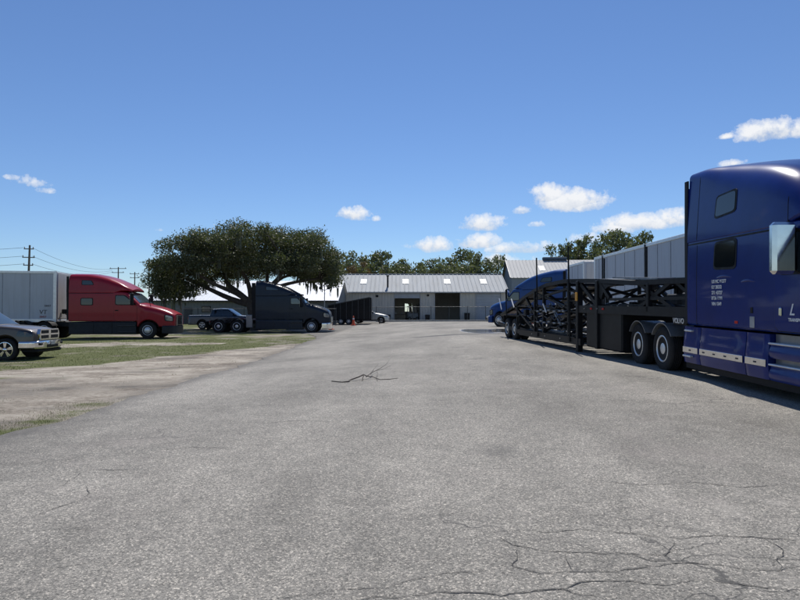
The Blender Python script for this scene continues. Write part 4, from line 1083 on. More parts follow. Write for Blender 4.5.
pk2, _, _ = car_body('pickup_truck', 'dark blue pickup parked on the grass behind the navy truck', 'pickup', (-13.3, 55.2, gz(-13, 55)), (0, 0, R(-2)), M['pickup_navy'], dict(
    L=5.9, W=1.0, axles=(-.98, -4.6), tyre_r=.41, rim_r=.25, low=.42, belt=1.22,
    top=[(-5.9, 1.3), (-3.95, 1.32), (-1.7, 1.3), (-.7, 1.24), (-.3, 1.17), (0, .95)],
    cab=[(-3.95, 1.2), (-3.75, 1.86), (-3.0, 1.92), (-2.35, 1.9), (-1.35, 1.24)],
    side_windows=[[(-3.6, 1.3), (-2.85, 1.3), (-2.85, 1.74), (-3.5, 1.74)], [(-2.77, 1.3), (-1.8, 1.3), (-2.35, 1.74), (-2.77, 1.75)]],
    seams=[-3.9, -2.81, -1.6], lamp=(-.2, .95), lampquad=[(-.5, .85), (-.1, .85), (-.12, 1.05), (-.45, 1.08)]))
mb = MB(); mb.bbox((.02, 0, .9), (.08, 1.3, .35), .02); mb.bbox((.06, 0, .58), (.16, 1.8, .22), .03); mb.build('grille_and_bumper', M['alu'], pk2)
def sedan(label, X, Y, yaw, paint, group=None):
    r_, _, _ = car_body('parked_car', label, 'car', (X, Y, gz(X, Y)), (0, 0, yaw), paint, dict(
    L=4.6, W=.9, axles=(-.88, -3.6), tyre_r=.32, rim_r=.2, low=.22, belt=.93,
    top=[(-4.6, .92), (-4.3, 1.0), (-1.4, .96), (-.7, .85), (-.2, .72), (0, .55)],
    cab=[(-4.2, .92), (-3.4, 1.38), (-2.6, 1.46), (-2.1, 1.42), (-1.2, .92)],
    side_windows=[[(-3.6, .98), (-2.65, .98), (-2.65, 1.34), (-3.3, 1.32)], [(-2.58, .98), (-1.6, .98), (-2.1, 1.32), (-2.58, 1.34)]],
    seams=[-3.5, -2.6, -1.5], lamp=(-.2, .7), lampquad=[(-.5, .6), (-.1, .58), (-.12, .7), (-.45, .76)]))
    mb = MB(); mb.bbox((.0, 0, .5), (.06, 1.1, .14), .02); mb.bbox((.0, 0, .32), (.06, 1.2, .1), .02); mb.build('grille', M['seal'], r_)
    return r_
sedan('beige car parked by the workshop wall, nose half hidden by the far blue truck', 11.0, 76.5, R(184), M['beige_paint'])
sil, _, _ = car_body('parked_car', 'silver car with its nose poking out behind the black tipping trailer', 'car', (-1.3, 73.0, gz(-2, 73)), (0, 0, R(-6)), M['silver_paint'], dict(
    L=4.8, W=.95, axles=(-.9, -3.7), tyre_r=.38, rim_r=.22, low=.3, belt=1.2,
    top=[(-4.8, 1.1), (-4.5, 1.2), (-1.6, 1.24), (-.8, 1.12), (-.2, .95), (0, .7)],
    cab=[(-4.7, 1.1), (-4.5, 1.7), (-3, 1.8), (-2.4, 1.76), (-1.5, 1.2)],
    side_windows=[[(-3.6, 1.25), (-2.75, 1.25), (-2.75, 1.66), (-3.5, 1.66)], [(-2.68, 1.25), (-1.9, 1.25), (-2.4, 1.64), (-2.68, 1.66)]],
    seams=[-3.7, -2.7, -1.6], lamp=(-.2, .8), lampquad=[(-.5, .8), (-.1, .76), (-.12, .9), (-.45, .98)]))
# black tipping trailer with slanted sides
dt = empty('dump_trailer', (-8.3, 70.0, gz(-6, 70)), (0, 0, R(0)), 'black high sided tipping trailer with a sloping top edge in front of the workshop', 'trailer')
mb = MB(); w_ = 1.1
for sg in (-1, 1): mb.prism([(0, .55), (5.0, .55), (5.0, 3.1), (4.75, 3.15), (0, 2.2)], sg*w_, sg*(w_-.06))
mb.span((0, -w_, .5), (5.0, w_, .62)); mb.build('bed', M['steel_black'], dt)
mb = MB()
for sg in (-1, 1):
    for i in range(8): x = .1+i*.68; mb.box((x, sg*(w_+.03), (.6+2.2+.19*x)/2), (.08, .06, 1.5+.19*x))
    mb.bar((0, sg*(w_+.03), 2.2), (4.8, sg*(w_+.03), 3.13), .1)
mb.build('side_stakes', M['dark_grey'], dt)
mb = MB(); mb.prism([(-w_, .55), (w_, .55), (w_, 2.2), (-w_, 2.2)], 0, .06, axis='x'); mb.build('tailgate', M['steel_black'], dt)
mb = MB(); mb.prism([(-w_, .55), (w_, .55), (w_, 3.1), (-w_, 3.1)], 4.92, 4.98, axis='x'); mb.build('headboard', M['dark_grey'], dt)
for sg in (-1, 1):
    for x in (1.5, 2.4): tyre('wheel', (x, sg*1.18, .38), .38, .2, dt, sg, .2, M['alu'], 'dish')
mb = MB(); mb.bar((5.0, .6, .5), (6.3, 0, .5), .12); mb.bar((5.0, -.6, .5), (6.3, 0, .5), .12); mb.bar((5.9, 0, 0), (5.9, 0, .9), .09); mb.build('drawbar', M['steel_black'], dt)

# cones
def cone(label, u, Y, h, z=None, grp=None):
    X = (u-400)/600*Y
    c = empty('traffic_cone', (X, Y, gz(X, Y)+.014), (0, 0, random.random()), label, 'cone', 'traffic cones at the far left of the lot')
    mb = MB(); mb.lathe([(h*.2, .04), (h*.17, .06), (h*.05, h-.01), (h*.035, h), (0, h)], (0, 0, 0), 'z', 20); b_ = mb.build('cone_body', M['cone'], c)
    mb = MB(); mb.bbox((0, 0, .025), (h*.5, h*.5, .05), .015); mb.build('base', M['cone'], c)
    mb = MB(); r0 = lambda z: lerp(h*.17, h*.05, (z-.06)/(h-.07))+.004; mb.lathe([(r0(h*.62), h*.62), (r0(h*.78), h*.78)], (0, 0, 0), 'z', 20); mb.build('band', M['white'], b_)
cone('orange cone in front of the navy truck bumper', 331.5, 54, .8)
cone('orange cone beside the black tipping trailer', 353.5, 66, 1.05)

# fallen branch
bx = empty('fallen_branch', (*ground_at(370, 378), 0), (0, 0, 0), 'bare dead branch lying on the asphalt', 'branch')
bx.location.z = gz(bx.location.x, bx.location.y)+.014
mb = MB()
def brp(pts, r0, r1, lift=None):
    P3 = []
    for i, (u, v, h) in enumerate(pts):
        x, y = ground_at(u, v + (h*.6*600/15.5)); P3.append((x-bx.location.x, y-bx.location.y, gz(x, y)+.014-bx.location.z+h*.6+r0*.5))
    q = []
    for a, b_ in zip(P3, P3[1:]):
        for k in range(4): p = Vector(a).lerp(Vector(b_), k/4); q.append(p+Vector((random.uniform(-1, 1), random.uniform(-1, 1), 0))*.008)
    q.append(Vector(P3[-1])); mb.tube(q, [.75*lerp(r0, r1, i/(len(q)-1)) for i in range(len(q))], 6)
brp([(332, 382, 0), (342, 383, 0), (348, 382.5, .01), (350, 381, .03), (358, 378.5, .09), (364, 376, .14)], .016, .02)
brp([(364, 376, .14), (367, 377.5, .1), (373, 378, .05), (380, 380.5, .0), (390, 380, .0), (398, 379, .0)], .017, .006)
brp([(364, 376, .14), (363, 379, .06), (362.5, 381.5, 0)], .016, .01)
brp([(366, 378, .08), (370, 375, .13), (376, 372, .2), (382, 369, .27), (387, 365, .36), (389, 361.5, .44)], .012, .003)
brp([(370, 375, .13), (375, 369, .2), (379, 364, .3)], .006, .003)
brp([(376, 372, .2), (384, 370, .2), (391, 366.5, .26)], .006, .003)
brp([(371, 376, .1), (372, 373, .12), (374, 371, .15)], .008, .004)
brp([(376, 378.5, .03), (378, 375, .08), (377, 372, .12)], .007, .003)
brp([(377, 379, .02), (377.5, 382, 0)], .009, .006)
mb.build('wood', M['bark'], bx)
# ------------------------------------------------------------------ buildings
def ribbed(mb, O, U, V, nr, h, keep=None, wr=.25):
    """sheet from O along U (nr ribs) by V, with raised ribs along V"""
    O, U, V = Vector(O), Vector(U), Vector(V); n = U.cross(V).normalized(); st = U/nr
    prof = []
    for i in range(nr):
        prof += [(O+st*i, 0), (O+st*(i+1-wr), 0), (O+st*(i+1-wr*.8), h), (O+st*(i+1-wr*.2), h)]
    prof.append((O+U, 0))
    vs = [p+n*k for p, k in prof]+[p+V+n*k for p, k in prof]; m_ = len(prof)
    mb.add(vs, [(i, i+1, i+1+m_, i+m_) for i in range(m_-1)])
def wall_with_holes(mb, x0, x1, z0, z1, y, holes, th=.12):
    """wall in the xz plane at y with rectangular openings, faces butted"""
    xsx = sorted({x0, x1, *[h[0] for h in holes], *[h[1] for h in holes]})
    for a, b_ in zip(xsx, xsx[1:]):
        cx = (a+b_)/2; hs = sorted([(h[2], h[3]) for h in holes if h[0] < cx < h[1]]); z = z0
        for (p, q) in hs:
            if p > z+.01: mb.span((a, y, z), (b_, y+th, p))
            z = q
        if z < z1-.01: mb.span((a, y, z), (b_, y+th, z1))
BY = 86.0; bz = gz(0, BY)
def PXu(u, Y): return (u-400)/600*Y
x0, x1 = PXu(338, BY), PXu(507, BY)
ws = empty('workshop', ((x0+x1)/2, BY, bz), (0, 0, 0), 'long tan metal workshop with open roller doors and a ribbed grey roof', 'building')
w0, w1 = x0-ws.location.x, x1-ws.location.x
def lx(u): return PXu(u, BY)-ws.location.x
EH, RH, DP = 4.55-bz+.02, 7.35-bz, 12.0
d1 = (lx(394.5), lx(420), 0, 3.3); d1b = 4.1; d2 = (lx(435), lx(460), 0, 4.1); d3 = (lx(476), lx(501), 0, 4.05)
mb = MB(); wall_with_holes(mb, w0, w1, 0, EH, .14, [(d1[0], d1[1], 0, d1b), (d2[0], d2[1], 0, d2[3]), (d3[0], d3[1], 0, d3[3])]); 
mb.span((w0, .26, 0), (w0+.12, DP, EH)); mb.span((w1-.12, .26, 0), (w1, DP, EH))
xb = lx(412.5); wall_with_holes(mb, w0+.12, w1-.12, 0, EH, DP-.12, [(xb-1.0, xb+.2, 1.4, 2.7)])
for xx in (w0, w1-.12): mb.prism([(.2, EH), (DP, EH), (DP/2, RH-.15)], xx, xx+.12, axis='x')
mb.build('walls', M['wall_tan'], ws, smooth=False)
mb = MB()
segs = [(w0, d1[0]), (d1[1], d2[0]), (d2[1], d3[0]), (d3[1], w1)]
for a, b_ in segs: ribbed(mb, (a, .13, 0), (b_-a, 0, 0), (0, 0, EH-.02), max(2, int((b_-a)/.42)), .035)
mb.build('wall_cladding', M['wall_tan'], ws, smooth=False, fix=False)
mb = MB(); nrb = 40; ov = .35; sl = (RH-EH)/(DP/2)
ribbed(mb, (w0-.3, -ov, EH-ov*sl+.05), (w1-w0+.6, 0, 0), (0, DP/2+ov, RH-EH+ov*sl), nrb, .06)
ribbed(mb, (w1+.3, DP+ov, EH-ov*sl+.05), (w0-w1-.6, 0, 0), (0, -DP/2-ov, RH-EH+ov*sl), nrb, .06)
mb.build('roof', M['roof_galv'], ws, smooth=False, fix=False)
mb = MB(); mb.bbox((0, DP/2, RH+.08), (w1-w0+.6, .4, .08), .02); mb.bbox((0, -ov-.05, EH-ov*sl+.0), (w1-w0+.6, .1, .16), .02); mb.build('ridge_and_gutter', M['roof_pale'], ws)
for u in (361, 404.5, 447.5, 485):
    cx = lx(u)+.2; t0, t1 = .42, .68; mb = MB()
    mb.m = 0
    pts = []
    for xx in (cx-.45, cx+.45):
        for t in (t0, t1): yy = lerp(-ov, DP/2, t); pts.append((xx, yy, EH+.05+sl*yy+.085))
    mb.add(pts+[(p[0], p[1], p[2]-.06) for p in pts], [(0, 2, 3, 1), (0, 1, 5, 4), (2, 6, 7, 3), (0, 4, 6, 2), (1, 3, 7, 5)])
    mb.build('skylight', M['skylight'], ws, smooth=False)
mb = MB(); cx = lx(387.5); zz = EH+sl*1.6; mb.tube([(cx-.25, .9, zz-.5), (cx, 1.2, zz-.2), (cx, 1.5, zz+.3), (cx, 1.5, zz+1.5)], .13, 10); mb.tube([(cx, 1.5, zz+1.5), (cx, 1.5, zz+1.65)], .22, 10); mb.build('flue_pipe', M['steel_black'], ws)
mb = MB(); mb.span((d1[0], .16, 3.3), (d1[1], .22, d1b)); 
for i in range(6): mb.bbox(((d1[0]+d1[1])/2, .15, 3.36+i*.13), (d1[1]-d1[0]-.02, .03, .1), .01)
mb.build('rolled_shutter', M['shutter'], ws)
mb = MB()
for i in range(26): mb.bbox(((d3[0]+d3[1])/2, .2, .08+i*.155), (d3[1]-d3[0]-.02, .05, .145), .02)
mb.build('closed_shutter', M['shutter'], ws)
for (a, b_, _, t_) in ((d1[0], d1[1], 0, d1b), d2, d3):
    mb = MB(); mb.bbox((a-.05, .1, t_/2), (.1, .1, t_), .01); mb.bbox((b_+.05, .1, t_/2), (.1, .1, t_), .01); mb.bbox(((a+b_)/2, .1, t_+.05), (b_-a+.2, .1, .1), .01); mb.build('door_frame', M['roof_pale'], ws)
mb = MB(); mb.span((w0+.13, .3, .02), (w1-.13, DP-.13, .04)); mb.build('floor', M['concrete'], ws)
mb = MB(); mb.bbox((lx(377), .02, 3.6), (.35, .22, .28), .03); mb.bbox((lx(428), .02, 3.7), (.3, .2, .25), .03); mb.build('wall_lamps', M['seal'], ws)
# things seen inside and outside the doors
def rel(u, Y): return PXu(u, Y)
fk = empty('forklift', (PXu(412, 91), 91.5, bz), (0, 0, R(20)), 'pale forklift just inside the left open workshop door', 'forklift')
mb = MB(); mb.bbox((0, 0, .75), (1.8, 1.1, .9), .12); mb.bbox((-.7, 0, 1.1), (.5, 1.1, .6), .1); mb.build('chassis', M['galv'], fk)
mb = MB()
for a in (-.6, .5):
    for b_ in (-.45, .45): mb.bar((a, b_, 1.1), (a*.8, b_, 2.15), .07)
mb.bbox((-.03, 0, 2.18), (1.2, 1.05, .07), .02); mb.build('overhead_guard', M['white'], fk)
mb = MB()
for b_ in (-.35, .35): mb.bar((1.0, b_, .1), (1.0, b_, 2.6), .1); mb.bar((1.05, b_, .12), (2.0, b_, .12), .1, .05)
mb.bar((1.0, -.4, 1.5), (1.0, .4, 1.5), .1); mb.build('mast', M['dark_grey'], fk)
for a in (-.6, .65):
    for sg in (-1, 1): tyre('wheel', (a, sg*.6, .3), .3, .2, fk, sg, .15, M['galv'], 'x')
wb = empty('workbench', (PXu(399, 93), 93.5, bz), (0, 0, 0), 'steel workbench against the back of the left workshop bay', 'bench')
mb = MB(); mb.bbox((0, 0, .92), (2.4, .8, .08), .02); mb.build('bench_top', M['wood'], wb)
mb = MB()
for a in (-1.1, 1.1):
    for b_ in (-.32, .32): mb.box((a, b_, .44), (.08, .08, .88))
mb.box((0, 0, .3), (2.2, .6, .04)); mb.build('bench_frame', M['galv'], wb)
mb = MB(); mb.bbox((-.6, 0, 1.14), (.6, .4, .34), .04); mb.bbox((.4, .1, 1.1), (.3, .3, .28), .04); mb.build('vice_and_boxes', M['galv'], wb)
def bin_(label, u, Y, w_, h):
    t = empty('rubbish_bin', (PXu(u, Y), Y, gz(PXu(u, Y), Y)), (0, 0, 0), label, 'bin', 'dark bins along the workshop wall')
    mb = MB(); mb.prism([(-w_*.42, 0), (w_*.42, 0), (w_/2, h), (-w_/2, h)], -w_*.45, w_*.45); mb.build('bin_body', M['black'], t)
    mb = MB(); mb.bbox((0, 0, h+.04), (w_*1.08, w_*1.0, .08), .03); mb.build('lid', M['dark_grey'], t)
bin_('dark bin between the two open workshop doors', 427.5, 85, .7, .85); bin_('dark bin right of the second open door', 467, 85, .75, 1.1); bin_('dark bin left of the first open door', 388, 85, .7, .9)

# left shed with white roof
SY = 73.0; sx0, sx1 = PXu(147, SY), PXu(336, SY)
sh = empty('white_roof_shed', ((sx0+sx1)/2, SY, 0), (0, 0, 0), 'long low grey shed with a bright white metal roof behind the oak', 'building')
w0s, w1s = sx0-sh.location.x, sx1-sh.location.x
e_, r_h, dp = 2.95, 5.75, 16.0
mb = MB(); mb.span((w0s, .12, -.1), (w1s, .24, e_)); mb.span((w0s, dp-.12, -.1), (w1s, dp, e_)); mb.span((w0s, .24, -.1), (w0s+.12, dp-.12, e_)); mb.span((w1s-.12, .24, -.1), (w1s, dp-.12, e_))
mb.prism([(.2, e_), (dp-.1, e_), (dp/2, r_h-.2)], w1s-.12, w1s, axis='x'); mb.prism([(.2, e_), (dp-.1, e_), (dp/2, r_h-.2)], w0s, w0s+.12, axis='x')
mb.build('walls', M['wall_grey'], sh, smooth=False)
mb = MB(); ribbed(mb, (w0s, .11, 0), (w1s-w0s, 0, 0), (0, 0, e_-.02), 60, .03); mb.build('wall_cladding', M['wall_grey'], sh, smooth=False, fix=False)
sls = (r_h-e_)/(dp/2)
mb = MB(); ribbed(mb, (w0s-.3, -.35, e_-.35*sls+.05), (w1s-w0s+.6, 0, 0), (0, dp/2+.35, r_h-e_+.35*sls), 50, .04)
ribbed(mb, (w1s+.3, dp+.35, e_-.35*sls+.05), (w0s-w1s-.6, 0, 0), (0, -dp/2-.35, r_h-e_+.35*sls), 50, .04); mb.build('roof', M['roof_white'], sh, smooth=False, fix=False)
mb = MB(); mb.bbox((0, -.42, e_-.02), (w1s-w0s+.6, .1, .14), .02); mb.build('gutter', M['dark_grey'], sh)
for u in (206, 268):
    cx = PXu(u, SY)-sh.location.x; mb = MB(); mb.bbox((cx, .07, 1.95), (1.1, .06, .75), .01); wf = mb.build('window', M['seal'], sh); mb = MB(); mb.bbox((cx, .035, 1.95), (.95, .02, .6), .004); mb.build('pane', M['glass'], wf)
mb = MB(); cx = PXu(188, SY)-sh.location.x; mb.bbox((cx, .05, 1.05), (1.0, .06, 2.1), .01); mb.build('door', M['dark_grey'], sh)

# right barn behind the workshop
GY = 100.0
gb = empty('pale_roof_barn', (PXu(512, GY), GY, .2), (0, 0, R(-4)), 'tall pale roofed barn with a blue grey gable end beyond the workshop', 'building')
gl, gd, ge, gr_ = 26.0, 15.0, 7.2, 10.6
mb = MB(); mb.span((0, 0, -.3), (gl, .15, ge)); mb.span((0, gd-.15, -.3), (gl, gd, ge)); mb.span((0, .15, -.3), (.15, gd-.15, ge)); mb.span((gl-.15, .15, -.3), (gl, gd-.15, ge))
mb.build('walls', M['wall_blue'], gb, smooth=False)
mb = MB(); mb.prism([(.0, ge+.002), (gd, ge+.002), (gd/2, gr_-.1)], 0, .15, axis='x'); mb.prism([(.0, ge+.002), (gd, ge+.002), (gd/2, gr_-.1)], gl-.15, gl, axis='x'); mb.build('gable', M['wall_blue'], gb, smooth=False)
slg = (gr_-ge)/(gd/2)
mb = MB(); ribbed(mb, (-.25, -.4, ge-.4*slg+.06), (gl+.5, 0, 0), (0, gd/2+.4, gr_-ge+.4*slg), 44, .05); ribbed(mb, (gl+.25, gd+.4, ge-.4*slg+.06), (-gl-.5, 0, 0), (0, -gd/2-.4, gr_-ge+.4*slg), 44, .05); mb.build('roof', M['roof_pale'], gb, smooth=False, fix=False)
mb = MB(); mb.bar((-.3, -.42, ge-.4*slg), (-.3, gd/2, gr_), .12, .3); mb.bar((-.3, gd+.42, ge-.4*slg), (-.3, gd/2, gr_), .12, .3); mb.build('verge_trim', M['trim_dark'], gb)
mb = MB(); mb.bbox((8.4, gd/2, gr_+.32), (4.2, 1.0, .5), .06); mb.build('ridge_vent', M['trim_dark'], gb)
mb = MB()
for cx in (5.5, 13.5):
    yy = 3.6; pts = [(cx+a, yy+b_, ge+.06+slg*(yy+b_)+.075) for a in (-.5, .5) for b_ in (-1.1, 1.1)]
    mb.add(pts+[(p[0], p[1], p[2]-.06) for p in pts], [(0, 2, 3, 1), (0, 1, 5, 4), (2, 6, 7, 3), (0, 4, 6, 2), (1, 3, 7, 5)])
mb.build('skylights', M['skylight'], gb, smooth=False)

# kerb in front of the workshop
mb = MB(); a = PXu(376, 80.3); b_ = PXu(520, 80.3)
mb.bbox(((a+b_)/2, 80.3, gz(3, 80)+.07), (b_-a, .3, .3), .03); k = mb.build('kerb', M['concrete'], None); k['kind'] = 'structure'
mb = MB(); mb.span((-30, 80.6, gz(0, 83)+.012), (30, 86.0, gz(0, 83)+.03)); k = mb.build('forecourt', M['concrete'], None); k['kind'] = 'structure'

# chain link fences
def fence(label, xa, xb, Y, h, npost, gate=None):
    f = empty('chain_link_fence', ((xa+xb)/2, Y, 0), (0, 0, 0), label, 'fence'); cx = (xa+xb)/2
    for i in range(npost):
        x = lerp(xa, xb, i/(npost-1))-cx; z = gz(x+cx, Y); mb = MB(); mb.tube([(x, 0, z), (x, 0, z+h+.06)], .04, 8); mb.lathe([(.05, 0), (.03, .06), (0, .07)], (x, 0, z+h+.04), 'z', 8); mb.build('post', M['fence'], f)
    mb = MB(); mb.tube([(lerp(xa, xb, i/10)-cx, 0, gz(lerp(xa, xb, i/10), Y)+h) for i in range(11)], .028, 6); mb.build('top_rail', M['fence'], f)
    mb = MB(); s_ = .16; n = int((xb-xa)/s_)
    z0 = gz(cx, Y)+.05
    for i in range(-int(h/s_), n):
        for dr in (1, -1):
            pa_ = [i*s_, 0] if dr == 1 else [i*s_, h]; pb_ = [i*s_+h, h] if dr == 1 else [i*s_+h, 0]
            L_ = xb-xa
            t0 = max(0, -pa_[0]/h); t1 = min(1, (L_-pa_[0])/h)
            if t1 <= t0: continue
            A = (pa_[0]+h*t0, lerp(pa_[1], pb_[1], t0)); B_ = (pa_[0]+h*t1, lerp(pa_[1], pb_[1], t1))
            mb.bar((A[0]+xa-cx, 0, z0+A[1]*.97), (B_[0]+xa-cx, 0, z0+B_[1]*.97), .005, .005)
    mb.build('mesh_wire', M['fence'], f, smooth=False, fix=False)
fence('grey chain link fence across the front of the workshop', PXu(340, 81.5), PXu(522, 81.5), 81.5, 2.0, 11)
fence('grey chain link fence in front of the white roofed shed', PXu(152, 66), PXu(336, 66), 66, 1.85, 9)

# ------------------------------------------------------------------ poles and wires
def pole(label, u, vtop, Y, arms, lean=0, r=.16, group='wooden utility poles behind the trailers'):
    X = PXu(u, Y); H = CAM_H+(HY-vtop)/F*Y
    p = empty('utility_pole', (X, Y, 0), (0, lean, 0), label, 'pole', group)
    mb = MB(); mb.tube([(0, 0, -.3), (0, 0, H*.5), (0, 0, H)], [r, r*.85, r*.65], 10); mb.build('pole_shaft', M['wood'], p)
    for z, w_ in arms:
        mb = MB(); mb.bbox((0, -r, H-z), (w_, .12, .14), .02); a_ = mb.build('crossarm', M['wood'], p)
        mb = MB()
        for x in (-w_*.45, w_*.45): mb.lathe([(.03, 0), (.09, .05), (.05, .12), (.09, .18), (.03, .26)], (x, -r, H-z+.07), 'z', 8)
        mb.build('insulators', M['galv'], a_)
    return X, H
P1 = pole('tall wooden utility pole with short crossarms above the left trailer', 27, 245, 92, [(.6, 1.5), (1.9, 1.9), (3.1, 1.5)], R(1.5), .2)
P2 = pole('wooden utility pole with a wide crossarm above the red truck roof', 118, 267, 150, [(.4, 4.2), (1.4, 3.0)], 0, .2)
mb = MB()
P3 = pole('wooden utility pole between the wide armed pole and the bare pole', 134.5, 272, 165, [(.5, 2.6), (1.6, 2.4)], 0, .2)
P4 = pole('bare pole without crossarms left of the oak crown', 149.3, 258, 98, [], R(-.6), .13, None)
P5 = pole('thin pole standing under the left side of the oak crown', 181, 287, 62, [], 0, .1, None)
lp = empty('yard_light', (PXu(324.5, 64), 64, 0), (0, 0, 0), 'yard light with flood lamps on a thin pole right of the navy truck', 'lamp')
mb = MB(); mb.tube([(0, 0, 0), (0, 0, 4.4)], .05, 8); mb.build('pole_shaft', M['galv'], lp)
for sg in (-1, 1):
    mb = MB(); mb.tube([(0, 0, 3.9), (sg*.3, -.05, 4.05)], .03, 6); mb.bbox((sg*.42, -.08, 4.15), (.34, .2, .3), .05); mb.build('flood_lamp', M['dark_grey'], lp)
def wire(label, A, B_, sag, grp='power lines strung from the poles'):
    o = Vector(A); mb = MB(); q = []
    for i in range(17):
        t = i/16; p = Vector(A).lerp(Vector(B_), t); p.z -= sag*4*t*(1-t); q.append(p-o)
    mb.tube(q, .022, 4); w_ = mb.build('power_line', M['wire']); w_.location = o; tag(w_, label, 'cable', grp)
for dz, nm in ((.6, 'top'), (1.9, 'middle'), (3.1, 'lowest')):
    wire('%s power line running right from the tall left pole' % nm, (P1[0]+.7, 92, P1[1]-dz+.2), (P2[0]-1.5, 150, P2[1]-.3-dz*.3), 1.2)
    wire('%s power line running left out of frame from the tall left pole' % nm, (P1[0]-.7, 92, P1[1]-dz+.2), (P1[0]-40, 80, P1[1]-dz-.5), 1.0)
wire('power line from the third pole to the bare pole', (P3[0]+1, 165, P3[1]-.4), (P4[0], 98, P4[1]-.4), 1.0)
wire('lower power line past the bare pole into the oak', (P3[0]+1, 165, P3[1]-1.4), (PXu(190, 80), 80, 5.0), 1.0)

# ------------------------------------------------------------------ trees
def leaves(centres, radii, per, size, flat=.75, shell=.55):
    """leaf quads scattered in clumps"""
    out = []
    for c, r in zip(centres, radii):
        n = int(per*(r**2)); d = rng.normal(size=(n, 3)); d /= np.linalg.norm(d, axis=1)[:, None]
        rr = r*(shell+(1-shell)*rng.random(n)**.7)*(.8+.35*rng.random(n)); 
        # lumpy outline
        rr *= 1+.28*np.sin(d[:, 0]*5+c[0])*np.cos(d[:, 1]*4+c[1]*2)+.18*np.sin(d[:, 2]*7+c[2])
        p = np.array(c)+d*rr[:, None]*np.array([1, 1, flat]); s = size*(.6+.8*rng.random(n))
        a = rng.normal(size=(n, 3)); a /= np.linalg.norm(a, axis=1)[:, None]; b_ = np.cross(a, rng.normal(size=(n, 3))); b_ /= np.linalg.norm(b_, axis=1)[:, None]
        a = a*s[:, None]; b_ = b_*(s*.5)[:, None]
        out.append(np.stack([p-a, p-b_*.9, p+a, p+b_], 1).reshape(-1, 3))
    return np.concatenate(out)
def limb(mb, a, b_, r0, r1, bend=.12, n=7, droop=0):
    a, b_ = Vector(a), Vector(b_); L_ = (b_-a).length
    o = Vector((random.uniform(-1, 1), random.uniform(-1, 1), random.uniform(-.3, .8)))*L_*bend
    o2 = Vector((random.uniform(-1, 1), random.uniform(-1, 1), random.uniform(-.6, .6)))*L_*bend*.5
    q = [a.lerp(b_, i/n)+o*math.sin(PI*i/n)+o2*math.sin(2*PI*i/n) for i in range(n+1)]
    mb.tube(q, [lerp(r0, r1, (i/n)**.8) for i in range(n+1)], 8); return q
# the live oak
OY = 52.5; ox = PXu(254, OY); sc_ = OY/600
topl = [(149, 272), (158, 254), (170, 238), (186, 231), (205, 229), (225, 225), (250, 220), (275, 221), (290, 229), (303, 227), (322, 228), (333, 240), (341, 262), (344, 280)]
botl = [(149, 285), (158, 298), (175, 297), (192, 289), (205, 279), (225, 274), (245, 272), (262, 272), (285, 275), (310, 279), (330, 283), (344, 287)]
oak = empty('live_oak_tree', (ox, OY, 0), (0, 0, 0), 'broad live oak hung with moss behind the navy truck', 'tree')
mbt = MB(); tr_pts = [Vector((.15, 0, -.2)), Vector((.0, 0, .8)), Vector((-.15, 0, 1.7)), Vector((-.25, 0, 2.3))]
mbt.tube(tr_pts, [.62, .48, .42, .44], 12)
fork = tr_pts[-1]
mains = [(-5.2, -.8, 5.2), (-3.6, 2.8, 5.6), (-1.6, -2.6, 5.8), (.8, 2.0, 6.2), (3.2, -1.8, 5.6), (5.6, 1.0, 4.6), (-7.2, 1.2, 4.9), (2.6, 3.5, 5.0)]
mq = []
for i, t_ in enumerate(mains): mq.append(limb(mbt, fork, t_, .3 if i not in (0, 6) else .34, .1, .14, 9))
cc, rr_ = [], []; tries = 0
while len(cc) < 150 and tries < 9000:
    tries += 1
    u = random.uniform(151, 343); X = (u-400)*sc_-ox; tv = interp(topl, u); bv = interp(botl, u)
    zt_ = CAM_H+(HY-tv)*sc_; zb_ = CAM_H+(HY-bv)*sc_; cxm = ((149+344)/2-400)*sc_-ox
    dm_ = 7.5*math.sqrt(max(.02, 1-((X-cxm)/8.9)**2)); yd = random.uniform(-dm_*.62, dm_)
    hh = (zt_-zb_)*math.sqrt(max(.03, 1-(yd/(dm_+.6))**2)); z = random.uniform(zb_, zb_+hh)
    r = random.uniform(.75, 1.35); z = min(z, zb_+hh-r*.72); z = max(z, zb_+r*.35)
    if yd < -1.5: z = max(z, 5.0+r*.5)
    X = max((150-400)*sc_-ox+r*.8, min((342-400)*sc_-ox-r*.8, X))
    if any((X-c[0])**2+(yd-c[1])**2+(z-c[2])**2 < (1.05)**2 for c in cc): continue
    cc.append((X, yd, z)); rr_.append(r)
np_mesh('crown', leaves(cc, rr_, 880, .083, .72, .35), 4, M['oak_leaf'], oak)
for c, r in zip(cc, rr_):
    best = min((p for q in mq for p in q[3:]), key=lambda p: (p-Vector(c)).length)
    limb(mbt, best, c, .09, .02, .12, 5)
mbt.build('trunk', M['bark'], oak, angle=60)
V = []
for k in range(620):
    c = random.choice(cc); 
    if random.random() < .8 and c[2] > 5.2: continue
    x, y, z = c[0]+random.gauss(0, .35), c[1]+random.gauss(0, .35), c[2]-random.uniform(.3, .8); ln = random.uniform(.3, 1.1); w_ = random.uniform(.03, .09)
    for j in range(3):
        a_ = random.uniform(0, PI); dx, dy = math.cos(a_)*w_, math.sin(a_)*w_; x2, y2 = x+random.gauss(0, .06), y+random.gauss(0, .06)
        V += [(x2-dx, y2-dy, z), (x2+dx, y2+dy, z), (x2+dx*.3+.03, y2+dy*.3, z-ln*random.uniform(.6, 1)), (x2-dx*.3, y2-dy*.3, z-ln)]
np_mesh('hanging_moss', np.array(V), 4, M['moss'], oak)['kind'] = 'stuff'

